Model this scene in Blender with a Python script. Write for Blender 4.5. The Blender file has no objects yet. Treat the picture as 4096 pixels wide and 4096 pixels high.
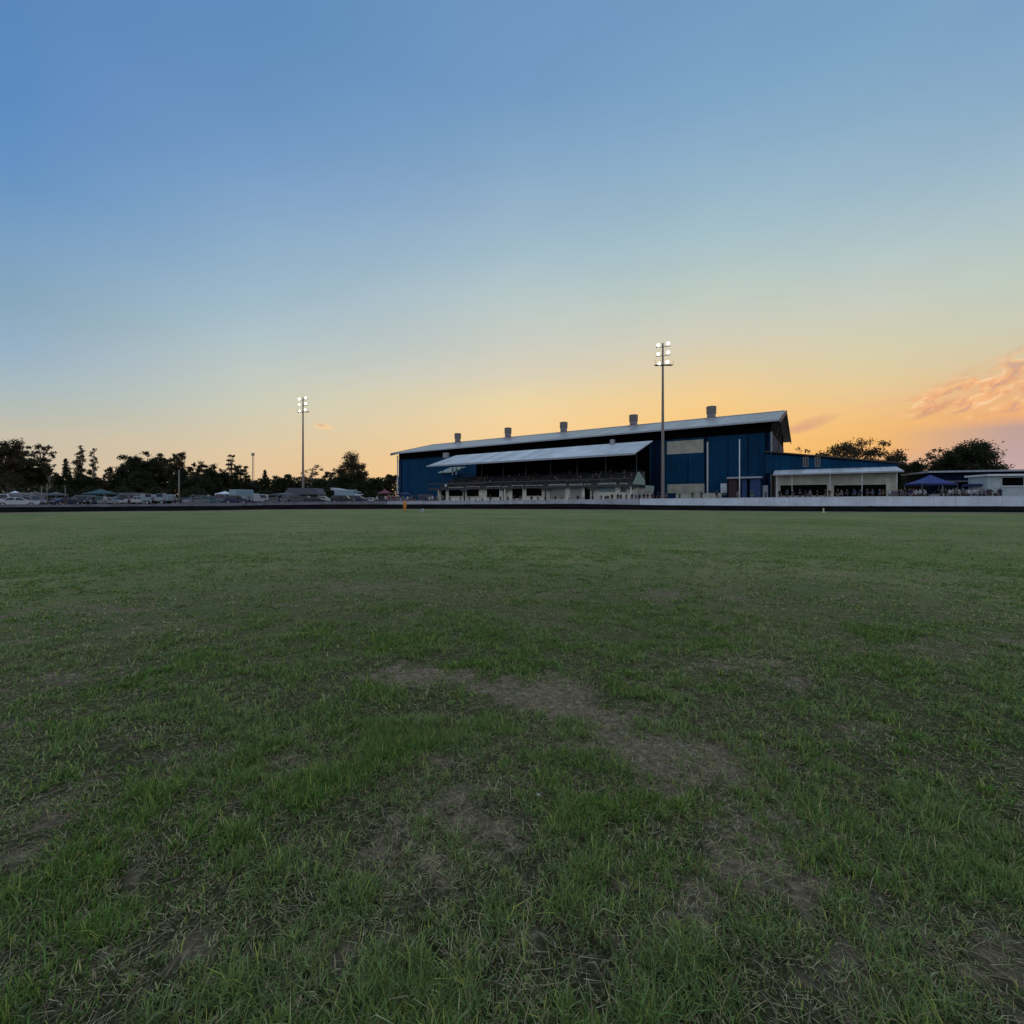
import bpy, bmesh, math, random
import numpy as np
from mathutils import Vector, Matrix
random.seed(7)
RNG = np.random.default_rng(11)
sc = bpy.context.scene
C = sc.collection
F, CX, CY, H = 453.0, 512.0, 501.0, 1.5      # focal length in px, principal column, horizon row, eye height
R = math.radians

def at(px, py, Y):
    return Vector(((px-CX)/F*Y, Y, H+(CY-py)/F*Y))
def lin(h):
    h = h.lstrip('#'); o = []
    for i in (0, 2, 4):
        c = int(h[i:i+2], 16)/255
        o.append(c/12.92 if c <= .04045 else ((c+.055)/1.055)**2.4)
    return o
def interp(x, pts):
    xs = [p[0] for p in pts]; ys = [p[1] for p in pts]
    return float(np.interp(x, xs, ys))

# ------------------------------------------------------------------ materials
def newmat(name):
    m = bpy.data.materials.new(name); m.use_nodes = True
    nt = m.node_tree; b = nt.nodes['Principled BSDF']
    return m, nt, b
def mat(name, col, rough=.7, metal=0, noise=.12, nscale=3.0, bump=0, bscale=20, spec=.4, emit=None, estr=0):
    m, nt, b = newmat(name)
    b.inputs['Roughness'].default_value = rough
    b.inputs['Metallic'].default_value = metal
    b.inputs['Specular IOR Level'].default_value = spec
    tc = nt.nodes.new('ShaderNodeTexCoord')
    n = nt.nodes.new('ShaderNodeTexNoise'); n.inputs['Scale'].default_value = nscale; n.inputs['Detail'].default_value = 5
    nt.links.new(tc.outputs['Object'], n.inputs['Vector'])
    r = nt.nodes.new('ShaderNodeMapRange'); r.inputs[1].default_value = .3; r.inputs[2].default_value = .7
    r.inputs[3].default_value = 1-noise; r.inputs[4].default_value = 1+noise
    nt.links.new(n.outputs['Fac'], r.inputs[0])
    v = nt.nodes.new('ShaderNodeVectorMath'); v.operation = 'SCALE'; v.inputs[0].default_value = col[:3]
    nt.links.new(r.outputs[0], v.inputs['Scale']); nt.links.new(v.outputs[0], b.inputs['Base Color'])
    if bump:
        n2 = nt.nodes.new('ShaderNodeTexNoise'); n2.inputs['Scale'].default_value = bscale; n2.inputs['Detail'].default_value = 4
        nt.links.new(tc.outputs['Object'], n2.inputs['Vector'])
        bp = nt.nodes.new('ShaderNodeBump'); bp.inputs['Strength'].default_value = bump; bp.inputs['Distance'].default_value = .05
        nt.links.new(n2.outputs['Fac'], bp.inputs['Height']); nt.links.new(bp.outputs[0], b.inputs['Normal'])
    if emit:
        b.inputs['Emission Color'].default_value = (*emit, 1); b.inputs['Emission Strength'].default_value = estr
    return m
def ribbed(name, col, axis='X', scale=3.0, rough=.5, metal=0, strength=.5, noise=.15):
    """profiled steel sheet: ribs as a bump along one local axis"""
    m = mat(name, col, rough, metal, noise, .35)
    nt = m.node_tree; b = nt.nodes['Principled BSDF']
    tc = nt.nodes.new('ShaderNodeTexCoord'); w = nt.nodes.new('ShaderNodeTexWave')
    if axis == 'X':
        sx = nt.nodes.new('ShaderNodeSeparateXYZ'); nt.links.new(tc.outputs['Object'], sx.inputs[0])
        dv = nt.nodes.new('ShaderNodeMath'); dv.operation = 'MULTIPLY'; dv.inputs[1].default_value = .42; nt.links.new(sx.outputs[0], dv.inputs[0])
        fl = nt.nodes.new('ShaderNodeMath'); fl.operation = 'FLOOR'; nt.links.new(dv.outputs[0], fl.inputs[0])
        wn = nt.nodes.new('ShaderNodeTexWhiteNoise'); wn.noise_dimensions = '1D'; nt.links.new(fl.outputs[0], wn.inputs['W'])
        mp = nt.nodes.new('ShaderNodeMapping'); mp.inputs['Scale'].default_value = (1.6, .12, .12); nt.links.new(tc.outputs['Object'], mp.inputs[0])
        ns = nt.nodes.new('ShaderNodeTexNoise'); ns.inputs['Scale'].default_value = 1.0; ns.inputs['Detail'].default_value = 4; nt.links.new(mp.outputs[0], ns.inputs['Vector'])
        m1 = nt.nodes.new('ShaderNodeMath'); m1.operation = 'MULTIPLY_ADD'; m1.inputs[1].default_value = .30; m1.inputs[2].default_value = .55; nt.links.new(wn.outputs[0], m1.inputs[0])
        m2 = nt.nodes.new('ShaderNodeMath'); m2.operation = 'MULTIPLY_ADD'; m2.inputs[1].default_value = .6; nt.links.new(ns.outputs['Fac'], m2.inputs[0]); nt.links.new(m1.outputs[0], m2.inputs[2])
        vs_ = nt.nodes.new('ShaderNodeVectorMath'); vs_.operation = 'SCALE'
        src = b.inputs['Base Color'].links[0].from_socket; nt.links.new(src, vs_.inputs[0]); nt.links.new(m2.outputs[0], vs_.inputs['Scale']); nt.links.new(vs_.outputs[0], b.inputs['Base Color'])
    w.wave_type = 'BANDS'; w.bands_direction = axis; w.inputs['Scale'].default_value = scale
    nt.links.new(tc.outputs['Object'], w.inputs['Vector'])
    bp = nt.nodes.new('ShaderNodeBump'); bp.inputs['Strength'].default_value = strength; bp.inputs['Distance'].default_value = .04
    nt.links.new(w.outputs['Fac'], bp.inputs['Height']); nt.links.new(bp.outputs[0], b.inputs['Normal'])
    return m
M = {}
M['blue_steel'] = ribbed('blue_steel', (.0042, .044, .102), 'X', .6, .6)
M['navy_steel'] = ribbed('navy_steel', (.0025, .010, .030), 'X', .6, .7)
M['eave_shade'] = ribbed('eave_shade', (.003, .003, .004), 'Z', 1.5, .95)  # near-black colour stands in for shade under the shed eave
for _k in ('blue_steel', 'navy_steel', 'eave_shade'): M[_k].node_tree.nodes['Principled BSDF'].inputs['Specular IOR Level'].default_value = .06
M['roof_steel'] = ribbed('roof_steel', (.36, .37, .38), 'X', .5, .45, .3)
M['white_roof'] = ribbed('white_roof', (.50, .55, .60), 'X', .5, .5)
M['fascia'] = mat('fascia', (.36, .38, .42), .5)
M['barge'] = mat('barge', (.05, .04, .035), .6)
M['vent'] = mat('vent', (.30, .29, .30), .4, .6)
M['ventcap'] = mat('ventcap', (.16, .15, .14), .45, .6)
M['cream'] = mat('cream', (.40, .39, .32), .8, noise=.2, nscale=.8)
M['cream2'] = mat('cream2', (.50, .50, .42), .8, noise=.2, nscale=.8)
M['palegreen'] = mat('palegreen', (.26, .34, .30), .8)
M['tealroll'] = ribbed('tealroll', (.16, .25, .25), 'Z', 2, .6)
M['greyroll'] = ribbed('greyroll', (.25, .25, .22), 'Z', 2, .6)
M['glassdark'] = mat('glassdark', (.01, .012, .014), .25, spec=.5, noise=.3)
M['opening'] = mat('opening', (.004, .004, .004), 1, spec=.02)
M['white'] = mat('white', (.62, .64, .66), .5)
M['cream3'] = mat('cream3', (.62, .60, .50), .8, noise=.2, nscale=.8)
M['whitewall'] = mat('whitewall', (.64, .71, .78), .7, noise=.16, nscale=.6, bump=.2)
M['greywall'] = mat('greywall', (.40, .41, .46), .75, noise=.25, nscale=.8)
M['dimwall'] = mat('dimwall', (.20, .19, .22), .8, noise=.3, nscale=.8)
M['coping'] = mat('coping', (.66, .68, .70), .6)
M['darksteel'] = mat('darksteel', (.05, .055, .06), .5, .4)
M['galv'] = mat('galv', (.28, .28, .29), .45, .5)
M['polesteel'] = mat('polesteel', (.20, .17, .16), .5, .3)
M['concrete'] = mat('concrete', (.06, .06, .06), .9, noise=.2)
M['seat'] = mat('seat', (.06, .06, .065), .7)
M['redpanel'] = mat('redpanel', (.035, .018, .022), .6)
M['bluepanel'] = mat('bluepanel', (.015, .05, .16), .6)
M['hutwall'] = mat('hutwall', (.38, .45, .46), .8, noise=.15, nscale=.8)
M['tarpblue'] = mat('tarpblue', (.025, .045, .20), .7, noise=.2)
M['tarpnavy'] = mat('tarpnavy', (.015, .025, .10), .7)
M['tarpgrey'] = mat('tarpgrey', (.10, .105, .13), .8)
M['tarpred'] = mat('tarpred', (.16, .05, .08), .8)
M['tarpteal'] = mat('tarpteal', (.035, .085, .10), .8)
M['rubber'] = mat('rubber', (.012, .012, .012), .9)
M['rim'] = mat('rim', (.35, .35, .36), .4, .7)
M['lamp'] = mat('lamp', (.9, .9, .85), .5, emit=(1, .95, .84), estr=16)
M['headlamp'] = mat('headlamp', (.7, .7, .7), .2)
M['taillamp'] = mat('taillamp', (.25, .01, .01), .3)
M['bark'] = mat('bark', (.10, .085, .07), .95, noise=.4, nscale=4)
M['palebark'] = mat('palebark', (.28, .25, .21), .9, noise=.35, nscale=3)
M['skin'] = mat('skin', (.36, .22, .16), .6)
M['hairdark'] = mat('hairdark', (.02, .015, .012), .8)
M['hairlight'] = mat('hairlight', (.18, .12, .06), .8)
M['stone'] = mat('stone', (.42, .41, .38), .8, noise=.1, nscale=40)
M['yellowpost'] = mat('yellowpost', (.50, .42, .16), .7)
PAINT = {}
for k, c in {'white': (.42, .45, .48), 'silver': (.20, .21, .23), 'navy': (.02, .03, .07), 'black': (.015, .015, .018), 'teal': (.05, .13, .15),
             'red': (.16, .02, .02), 'grey': (.12, .125, .14), 'lilac': (.16, .155, .20), 'pale blue': (.22, .30, .35)}.items():
    PAINT[k] = mat('paint_'+k.replace(' ', '_'), c, .35, .1, spec=.5)
CLOTH = {}
for k, c in {'black': (.012, .012, .014), 'navy': (.015, .02, .06), 'white': (.42, .43, .45), 'grey': (.13, .13, .14), 'red': (.20, .02, .02),
             'blue': (.02, .04, .11), 'pink': (.42, .12, .2), 'green': (.03, .09, .05), 'orange': (.75, .27, .03), 'mauve': (.16, .11, .17), 'brown': (.08, .05, .03)}.items():
    CLOTH[k] = mat('cloth_'+k, c, .9, noise=.2, nscale=12)

def leafmat(name, c1, c2, trans=.25):
    m, nt, b = newmat(name)
    g = nt.nodes.new('ShaderNodeNewGeometry'); tc = nt.nodes.new('ShaderNodeTexCoord')
    n = nt.nodes.new('ShaderNodeTexNoise'); n.inputs['Scale'].default_value = .35; n.inputs['Detail'].default_value = 3
    nt.links.new(tc.outputs['Object'], n.inputs['Vector'])
    a = nt.nodes.new('ShaderNodeMath'); a.operation = 'MULTIPLY_ADD'; a.inputs[1].default_value = .5
    nt.links.new(g.outputs['Random Per Island'], a.inputs[0]); 
    s = nt.nodes.new('ShaderNodeMath'); s.operation = 'SUBTRACT'; s.inputs[1].default_value = .25
    nt.links.new(n.outputs['Fac'], s.inputs[0]); nt.links.new(s.outputs[0], a.inputs[2])
    r = nt.nodes.new('ShaderNodeMix'); r.data_type = 'RGBA'
    r.inputs[6].default_value = (*c1, 1); r.inputs[7].default_value = (*c2, 1)
    nt.links.new(a.outputs[0], r.inputs[0]); nt.links.new(r.outputs[2], b.inputs['Base Color'])
    b.inputs['Roughness'].default_value = .7; b.inputs['Specular IOR Level'].default_value = .15
    t = nt.nodes.new('ShaderNodeBsdfTranslucent'); nt.links.new(r.outputs[2], t.inputs[0])
    mx = nt.nodes.new('ShaderNodeMixShader'); mx.inputs[0].default_value = trans
    nt.links.new(b.outputs[0], mx.inputs[1]); nt.links.new(t.outputs[0], mx.inputs[2])
    nt.links.new(mx.outputs[0], nt.nodes['Material Output'].inputs[0])
    return m
M['leaf_dark'] = leafmat('leaf_dark', (.012, .018, .010), (.060, .070, .034), .35)
M['leaf_olive'] = leafmat('leaf_olive', (.028, .026, .016), (.120, .100, .060), .5)

# ------------------------------------------------------------------ mesh helpers
class MB:
    def __init__(s): s.v = []; s.f = []
    def add(s, vs, fs):
        n = len(s.v); s.v += [tuple(v) for v in vs]; s.f += [tuple(i+n for i in f) for f in fs]; return s
    def box(s, x0, x1, y0, y1, z0, z1):
        return s.add([(x0,y0,z0),(x1,y0,z0),(x1,y1,z0),(x0,y1,z0),(x0,y0,z1),(x1,y0,z1),(x1,y1,z1),(x0,y1,z1)],
                     [(3,2,1,0),(4,5,6,7),(0,1,5,4),(1,2,6,5),(2,3,7,6),(3,0,4,7)])
    def hexa(s, a, b):          # two quads (lists of 4 points) joined
        return s.add(list(a)+list(b), [(3,2,1,0),(4,5,6,7),(0,1,5,4),(1,2,6,5),(2,3,7,6),(3,0,4,7)])
    def tube(s, p, q, r0, r1=None, n=8, cap=True):
        r1 = r0 if r1 is None else r1
        p, q = Vector(p), Vector(q); d = (q-p).normalized()
        u = d.orthogonal().normalized(); w = d.cross(u)
        vs = []
        for c, r in ((p, r0), (q, r1)):
            for i in range(n):
                a = 2*math.pi*i/n; vs.append(c+u*math.cos(a)*r+w*math.sin(a)*r)
        fs = [(i, (i+1) % n, n+(i+1) % n, n+i) for i in range(n)]
        if cap: fs += [tuple(range(n-1, -1, -1)), tuple(range(n, 2*n))]
        return s.add(vs, fs)
    def lathe(s, prof, n=14, c=(0,0,0)):   # prof: (r,z) list
        vs = []
        for r, z in prof:
            for i in range(n):
                a = 2*math.pi*i/n; vs.append((c[0]+r*math.cos(a), c[1]+r*math.sin(a), c[2]+z))
        fs = []
        for k in range(len(prof)-1):
            for i in range(n):
                j = (i+1) % n; fs.append((k*n+i, k*n+j, (k+1)*n+j, (k+1)*n+i))
        fs += [tuple(range(n-1, -1, -1)), tuple(range((len(prof)-1)*n, len(prof)*n))]
        return s.add(vs, fs)
    def prism(s, poly, y0, y1):            # polygon in xz, extruded along y
        n = len(poly); vs = [(x, y0, z) for x, z in poly]+[(x, y1, z) for x, z in poly]
        fs = [tuple(range(n)), tuple(range(2*n-1, n-1, -1))]+[(i, n+i, n+(i+1) % n, (i+1) % n) for i in range(n)]
        return s.add(vs, fs)
    def build(s, name, m, parent=None, smooth=False, bevel=0):
        me = bpy.data.meshes.new(name); me.from_pydata(s.v, [], s.f)
        bm = bmesh.new(); bm.from_mesh(me)
        if bevel:
            bmesh.ops.bevel(bm, geom=[e for e in bm.edges], offset=bevel, segments=1, affect='EDGES', clamp_overlap=True)
        bmesh.ops.recalc_face_normals(bm, faces=bm.faces); bm.to_mesh(me); bm.free()
        me.materials.append(m)
        if smooth:
            for p in me.polygons: p.use_smooth = True
        o = bpy.data.objects.new(name, me); C.objects.link(o)
        if parent: o.parent = parent
        return o
def npmesh(name, V, Fq, m, parent=None, attr=None):
    """V (n,3); Fq (k,4) quads"""
    me = bpy.data.meshes.new(name); V = np.asarray(V, np.float32); Fq = np.asarray(Fq, np.int32)
    k = Fq.shape[1]
    me.vertices.add(len(V)); me.vertices.foreach_set('co', V.ravel())
    me.loops.add(Fq.size); me.loops.foreach_set('vertex_index', Fq.ravel())
    me.polygons.add(len(Fq)); me.polygons.foreach_set('loop_start', np.arange(0, Fq.size, k, dtype=np.int32))
    me.update(calc_edges=True)
    if attr:
        for an, av in attr.items():
            if av.ndim == 1:
                a = me.attributes.new(an, 'FLOAT', 'POINT'); a.data.foreach_set('value', av.astype(np.float32))
            else:
                a = me.attributes.new(an, 'FLOAT_COLOR', 'POINT')
                a.data.foreach_set('color', np.c_[av, np.ones(len(av))].astype(np.float32).ravel())
    me.materials.append(m)
    o = bpy.data.objects.new(name, me); C.objects.link(o)
    if parent: o.parent = parent
    return o
LAB = []
def tag(o, label=None, cat=None, group=None, kind=None):
    if label: o['label'] = label; LAB.append(o)
    if cat: o['category'] = cat
    if group: o['group'] = group
    if kind: o['kind'] = kind
    return o
def empty(name, loc, rz=0, label=None, cat=None, group=None):
    o = bpy.data.objects.new(name, None); C.objects.link(o); o.location = loc; o.rotation_euler = (0, 0, rz)
    o.empty_display_size = .5
    return tag(o, label, cat, group)
KIDS = {}
def copy_tree(o, parent=None):
    c = o.copy(); C.objects.link(c)
    if parent: c.parent = parent
    for ch in [x for x in C.objects if x.parent == o]: copy_tree(ch, c)
    return c

# ------------------------------------------------------------------ noise (for ground and grass together)
NG = [RNG.random((256, 256)) for _ in range(6)]
def vnoise(x, y, scale, k=0):
    g = NG[k % 6]; x = x*scale+37.3*k; y = y*scale+11.7*k
    xi = np.floor(x).astype(int); yi = np.floor(y).astype(int); fx = x-xi; fy = y-yi
    fx = fx*fx*(3-2*fx); fy = fy*fy*(3-2*fy)
    a = g[xi % 256, yi % 256]; b = g[(xi+1) % 256, yi % 256]; c = g[xi % 256, (yi+1) % 256]; d = g[(xi+1) % 256, (yi+1) % 256]
    return (a*(1-fx)+b*fx)*(1-fy)+(c*(1-fx)+d*fx)*fy
def fbm(x, y, s, k=0, o=4):
    t = 0; amp = .5; tot = 0
    for i in range(o):
        t = t+amp*vnoise(x, y, s*2**i, k+i); tot += amp; amp *= .55
    return t/tot
INX = [(0,58.1),(125,66.6),(190,69),(265,79),(330,82.9),(450,85),(520,83.5),(580,80.9),(655,75.5),(710,70.8),(780,66),(870,62.3),(1024,59.1)]
TH = [math.atan2((p[0]-CX)/F*p[1], p[1]) for p in INX]
RI = [math.hypot((p[0]-CX)/F*p[1], p[1]) for p in INX]
TW = 8.0
def rin(th): return np.interp(th, [-math.pi]+TH+[math.pi], [92]+RI+[92])
PXS = lambda th: np.interp(th, TH, [p[0] for p in INX])
ROWB = [(0,507.4),(60,507.0),(176,506.2),(220,506.2),(265,505.2),(330,504.5),(450,504.4),(580,503.9),(655,505.2),(780,506.2),(1024,506.4)]
ROWT = [(0,505.4),(60,505.3),(125,504.6),(174,504.2),(178,503.3),(220,503.2),(226,503.4),(265,502.8),(330,501.9),(450,501.0),(530,500.5),(639,499.2),(700,498.6),(780,497.9),(870,497.0),(1024,496.6)]
def _z(th, rows):
    px = PXS(th); row = np.interp(px, [p[0] for p in rows], [p[1] for p in rows])
    tc_ = np.clip(th, TH[0], TH[-1]); Yw = np.cos(tc_)*(rin(tc_)+TW); return H+(CY-row)/F*Yw
def zbank(th): return _z(th, ROWB)
def ztop(th): return _z(th, ROWT)
def zback(th): return np.interp(PXS(th), [0, 300, 590, 620, 680, 760, 1024], [.65, .95, 1.0, 1.2, 1.45, 1.6, 1.7])
def gz(x, y):
    """height of the ground sheet"""
    x = np.asarray(x, float); y = np.asarray(y, float)
    r = np.hypot(x, y); th = np.arctan2(x, y); ri = rin(th); rw = ri+TW
    t = np.clip((r-ri)/TW, 0, 1); z = zbank(th)*t**1.15
    t2 = np.clip((r-rw-.25)/1.3, 0, 1); z = z+(zback(th)-zbank(th))*t2*t2*(3-2*t2)
    fade = np.clip((30-r)/25, 0, 1)
    z = z+fade*(.05*(fbm(x, y, .9, 2, 3)-.5)+.035*(fbm(x, y, 4, 1, 3)-.5))+np.clip(1-r/60, 0, 1)*.10*(fbm(x, y, .22, 4, 2)-.5)
    return z
def gzs(x, y): return float(gz(np.array([x]), np.array([y]))[0])
# worn spots in the turf: centre x, y, half sizes, angle, strength
def gp(px4, py4): Y = 1.5*F*4/(py4-CY*4); return ((px4-2048)/(F*4)*Y, Y)
SP = [(2230,2770,.42,.50,.2,1.15),(1700,2690,.50,.26,-.2,.95),(1950,2740,.3,.2,0,.8),(2500,2960,.50,.36,-.6,1.0),(2750,3000,.55,.34,-.5,.95),(2950,2650,.60,.25,0,.6),
      (1500,2345,1.3,.55,0,.75),(2250,2370,1.2,.6,0,.5),(2650,2870,.30,.25,-.3,.7),(200,2700,.7,.3,0,.8),(60,2730,.5,.3,0,.6),(700,3040,.24,.30,0,.75),(660,3500,.12,.22,.2,.8),(150,3230,.28,.24,.3,.8),
      (60,3450,.22,.18,0,.7),(2950,3250,.5,.35,-.3,.9),(3150,3500,.45,.3,-.3,.9),(400,2440,1.3,.4,0,.7),(700,2500,.9,.35,0,.75),(250,2420,1.0,.3,0,.6),
      (750,3950,.2,.15,0,.8),(350,3950,.16,.12,0,.8),(1180,3950,.14,.16,0,.9),(1650,3600,.12,.12,0,.8),(1100,3100,.2,.18,0,.5),(1750,3080,.3,.2,0,.4),(2800,3650,.3,.2,0,.7),(3500,3900,.3,.2,0,.7),
      (1500,3950,.16,.12,0,.6),(2500,3800,.25,.2,0,.6),(3400,2900,.5,.3,0,.6),(3700,2600,.8,.3,0,.5),(850,2200,1.6,.5,0,.45),(3300,2300,2.,.6,0,.35),(1950,4000,.15,.12,0,.7)]
SP = [(*gp(a, b), c*(1 if f > .93 else .85), d*(1 if f > .93 else .85), e, f if f > .93 else f*.72) for a, b, c, d, e, f in SP]
def bare(x, y):
    wx = x+.25*(fbm(x, y, 2.2, 0, 3)-.5)*2; wy = y+.25*(fbm(x, y, 2.2, 3, 3)-.5)*2
    b = np.zeros_like(x)
    for cx, cy, rx, ry, a, st in SP:
        dx = wx-cx; dy = wy-cy; u = (dx*math.cos(a)+dy*math.sin(a))/rx; v = (-dx*math.sin(a)+dy*math.cos(a))/ry
        b = np.maximum(b, st*np.clip(1.35-np.sqrt(u*u+v*v), 0, 1))
    n = fbm(x, y, 1.1, 1, 4); n2 = fbm(x, y, 6, 5, 3)
    g = np.clip((n-.60)*3, 0, .45)*np.clip((26-np.hypot(x, y))/20, 0, 1)
    r = np.hypot(x, y)
    b = np.maximum(b, g)
    b = np.clip(b+((n2-.5)*.8+(fbm(x, y, 17, 4, 2)-.5)*.8)*(b > .02), 0, 1)
    ri_ = rin(np.arctan2(x, y)); ed = np.clip((r-(ri_*.885+3*(fbm(x, y, .12, 2, 2)-.5)))/4.0, 0, 1)
    return np.maximum(b, ed*(.60+.35*fbm(x, y, .5, 3, 2)))

# ------------------------------------------------------------------ ground sheet
ang = np.concatenate([np.arange(-66, 66, .22), np.arange(66, 294, 2.5)])
ang = np.radians(ang); na = len(ang)
rr = [.35]
while rr[-1] < 2500: rr.append(rr[-1]*(1.012 if rr[-1] < 60 else (1.009 if rr[-1] < 115 else 1.06)))
rr = np.array(rr); nr = len(rr)
AA, RR = np.meshgrid(ang, rr); GX = (np.sin(AA)*RR).ravel(); GY = (np.cos(AA)*RR).ravel()
GZ = gz(GX, GY)
gb = bare(GX, GY)
i, j = np.meshgrid(np.arange(nr-1), np.arange(na), indexing='ij'); j2 = (j+1) % na
Q = np.stack([i*na+j, (i+1)*na+j, (i+1)*na+j2, i*na+j2], -1).reshape(-1, 4)[:, ::-1]
V = np.c_[GX, GY, GZ]
V = np.r_[V, [[0, 0, float(GZ[:na].mean())]]]
gb = np.r_[gb, 0]
gt_ = np.clip((12-np.hypot(V[:, 0], V[:, 1]))/9, 0, 1)*.85
m, nt, b = newmat('turf_ground'); L = nt.links.new; N = nt.nodes.new
b.inputs['Roughness'].default_value = .95; b.inputs['Specular IOR Level'].default_value = .05
tc = N('ShaderNodeTexCoord')
def noise(sc_, det=5, rough=.6):
    n = N('ShaderNodeTexNoise'); n.inputs['Scale'].default_value = sc_; n.inputs['Detail'].default_value = det; n.inputs['Roughness'].default_value = rough
    L(tc.outputs['Object'], n.inputs['Vector']); return n.outputs['Fac']
def ramp(fac, stops):
    r = N('ShaderNodeValToRGB'); e = r.color_ramp.elements
    while len(e) < len(stops): e.new(.5)
    for el, (p, c) in zip(e, stops): el.position = p; el.color = (*c, 1)
    L(fac, r.inputs[0]); return r.outputs[0]
def mixc(f, a, b_):
    x = N('ShaderNodeMix'); x.data_type = 'RGBA'
    if isinstance(f, float): x.inputs[0].default_value = f
    else: L(f, x.inputs[0])
    L(a, x.inputs[6]); L(b_, x.inputs[7]); return x.outputs[2]
def mathn(op, a, b_=None, c=None, clamp=False):
    x = N('ShaderNodeMath'); x.operation = op; x.use_clamp = clamp
    for k, v in enumerate((a, b_, c)):
        if v is None: continue
        if isinstance(v, (int, float)): x.inputs[k].default_value = v
        else: L(v, x.inputs[k])
    return x.outputs[0]
grassA = ramp(noise(.5, 6), [(.30, (.115, .150, .066)), (.5, (.160, .190, .085)), (.70, (.235, .235, .12))])
grassB = ramp(noise(14, 6, .75), [(.32, (.060, .085, .035)), (.55, (.155, .20, .075)), (.72, (.30, .30, .17))])
grass = mixc(.45, grassA, grassB)
big = ramp(noise(.11, 7, .7), [(.36, (.80, .98, .72)), (.5, (1.16, 1.18, 1.12)), (.64, (1.5, 1.34, 1.3))])
mm = N('ShaderNodeMix'); mm.data_type = 'RGBA'; mm.blend_type = 'MULTIPLY'; mm.inputs[0].default_value = 1; L(grass, mm.inputs[6]); L(big, mm.inputs[7]); grass = mm.outputs[2]
dryf = mathn('MULTIPLY', mathn('SUBTRACT', noise(.9, 7, .72), .47), 5.0, clamp=True)
strawc = ramp(noise(30, 5, .7), [(.3, (.12, .11, .06)), (.6, (.27, .24, .13))])
grass = mixc(mathn('MULTIPLY', dryf, .5), grass, strawc)
thatch = ramp(noise(45, 7, .8), [(.34, (.008, .008, .005)), (.5, (.045, .042, .024)), (.66, (.22, .185, .11))])
na_ = N('ShaderNodeAttribute'); na_.attribute_name = 'thatch'
grass = mixc(na_.outputs['Fac'], grass, thatch)
dirt = ramp(noise(22, 7, .7), [(.3, (.085, .068, .050)), (.5, (.205, .165, .115)), (.7, (.40, .33, .23))])
at_ = N('ShaderNodeAttribute'); at_.attribute_name = 'bare'
fb = mathn('ADD', at_.outputs['Fac'], mathn('MULTIPLY', mathn('SUBTRACT', noise(9, 6, .7), .5), 1.1))
fb = mathn('MULTIPLY', mathn('SUBTRACT', fb, .28), 2.6, clamp=True)
L(mixc(fb, grass, dirt), b.inputs['Base Color'])
bp = N('ShaderNodeBump'); bp.inputs['Strength'].default_value = .9; bp.inputs['Distance'].default_value = .035
L(noise(28, 8, .75), bp.inputs['Height']); L(bp.outputs[0], b.inputs['Normal'])
g = npmesh('ground', V, Q, m, attr={'bare': gb, 'thatch': gt_}); tag(g, kind='structure')
g.data.polygons.foreach_set('use_smooth', np.ones(len(Q), bool))
# close the small hole under the camera
bmh = MB(); c0 = (0, 0, float(gz(np.array([0.]), np.array([0.]))[0])); ring = [tuple(V[k]) for k in range(na)]

# ------------------------------------------------------------------ dirt track, one sheet above the ground
ta = np.radians(np.arange(-180, 180, .2)); tr = np.linspace(0, 1, 14); nT = len(ta)
TA, TR = np.meshgrid(ta, tr); ri = rin(TA)
RRt = ri+TR*(TW-.0); X = (np.sin(TA)*RRt).ravel(); Y = (np.cos(TA)*RRt).ravel(); Z = gz(X, Y)+.03
i, j = np.meshgrid(np.arange(len(tr)-1), np.arange(nT), indexing='ij'); j2 = (j+1) % nT
Qt = np.stack([i*nT+j, i*nT+j2, (i+1)*nT+j2, (i+1)*nT+j], -1).reshape(-1, 4)
M['clay'] = mat('clay', (.010, .009, .009), 1.0, noise=.5, nscale=.4, bump=.6, bscale=3, spec=0)
o = npmesh('dirt_track', np.c_[X, Y, Z], Qt, M['clay']); tag(o, kind='structure')

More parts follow.
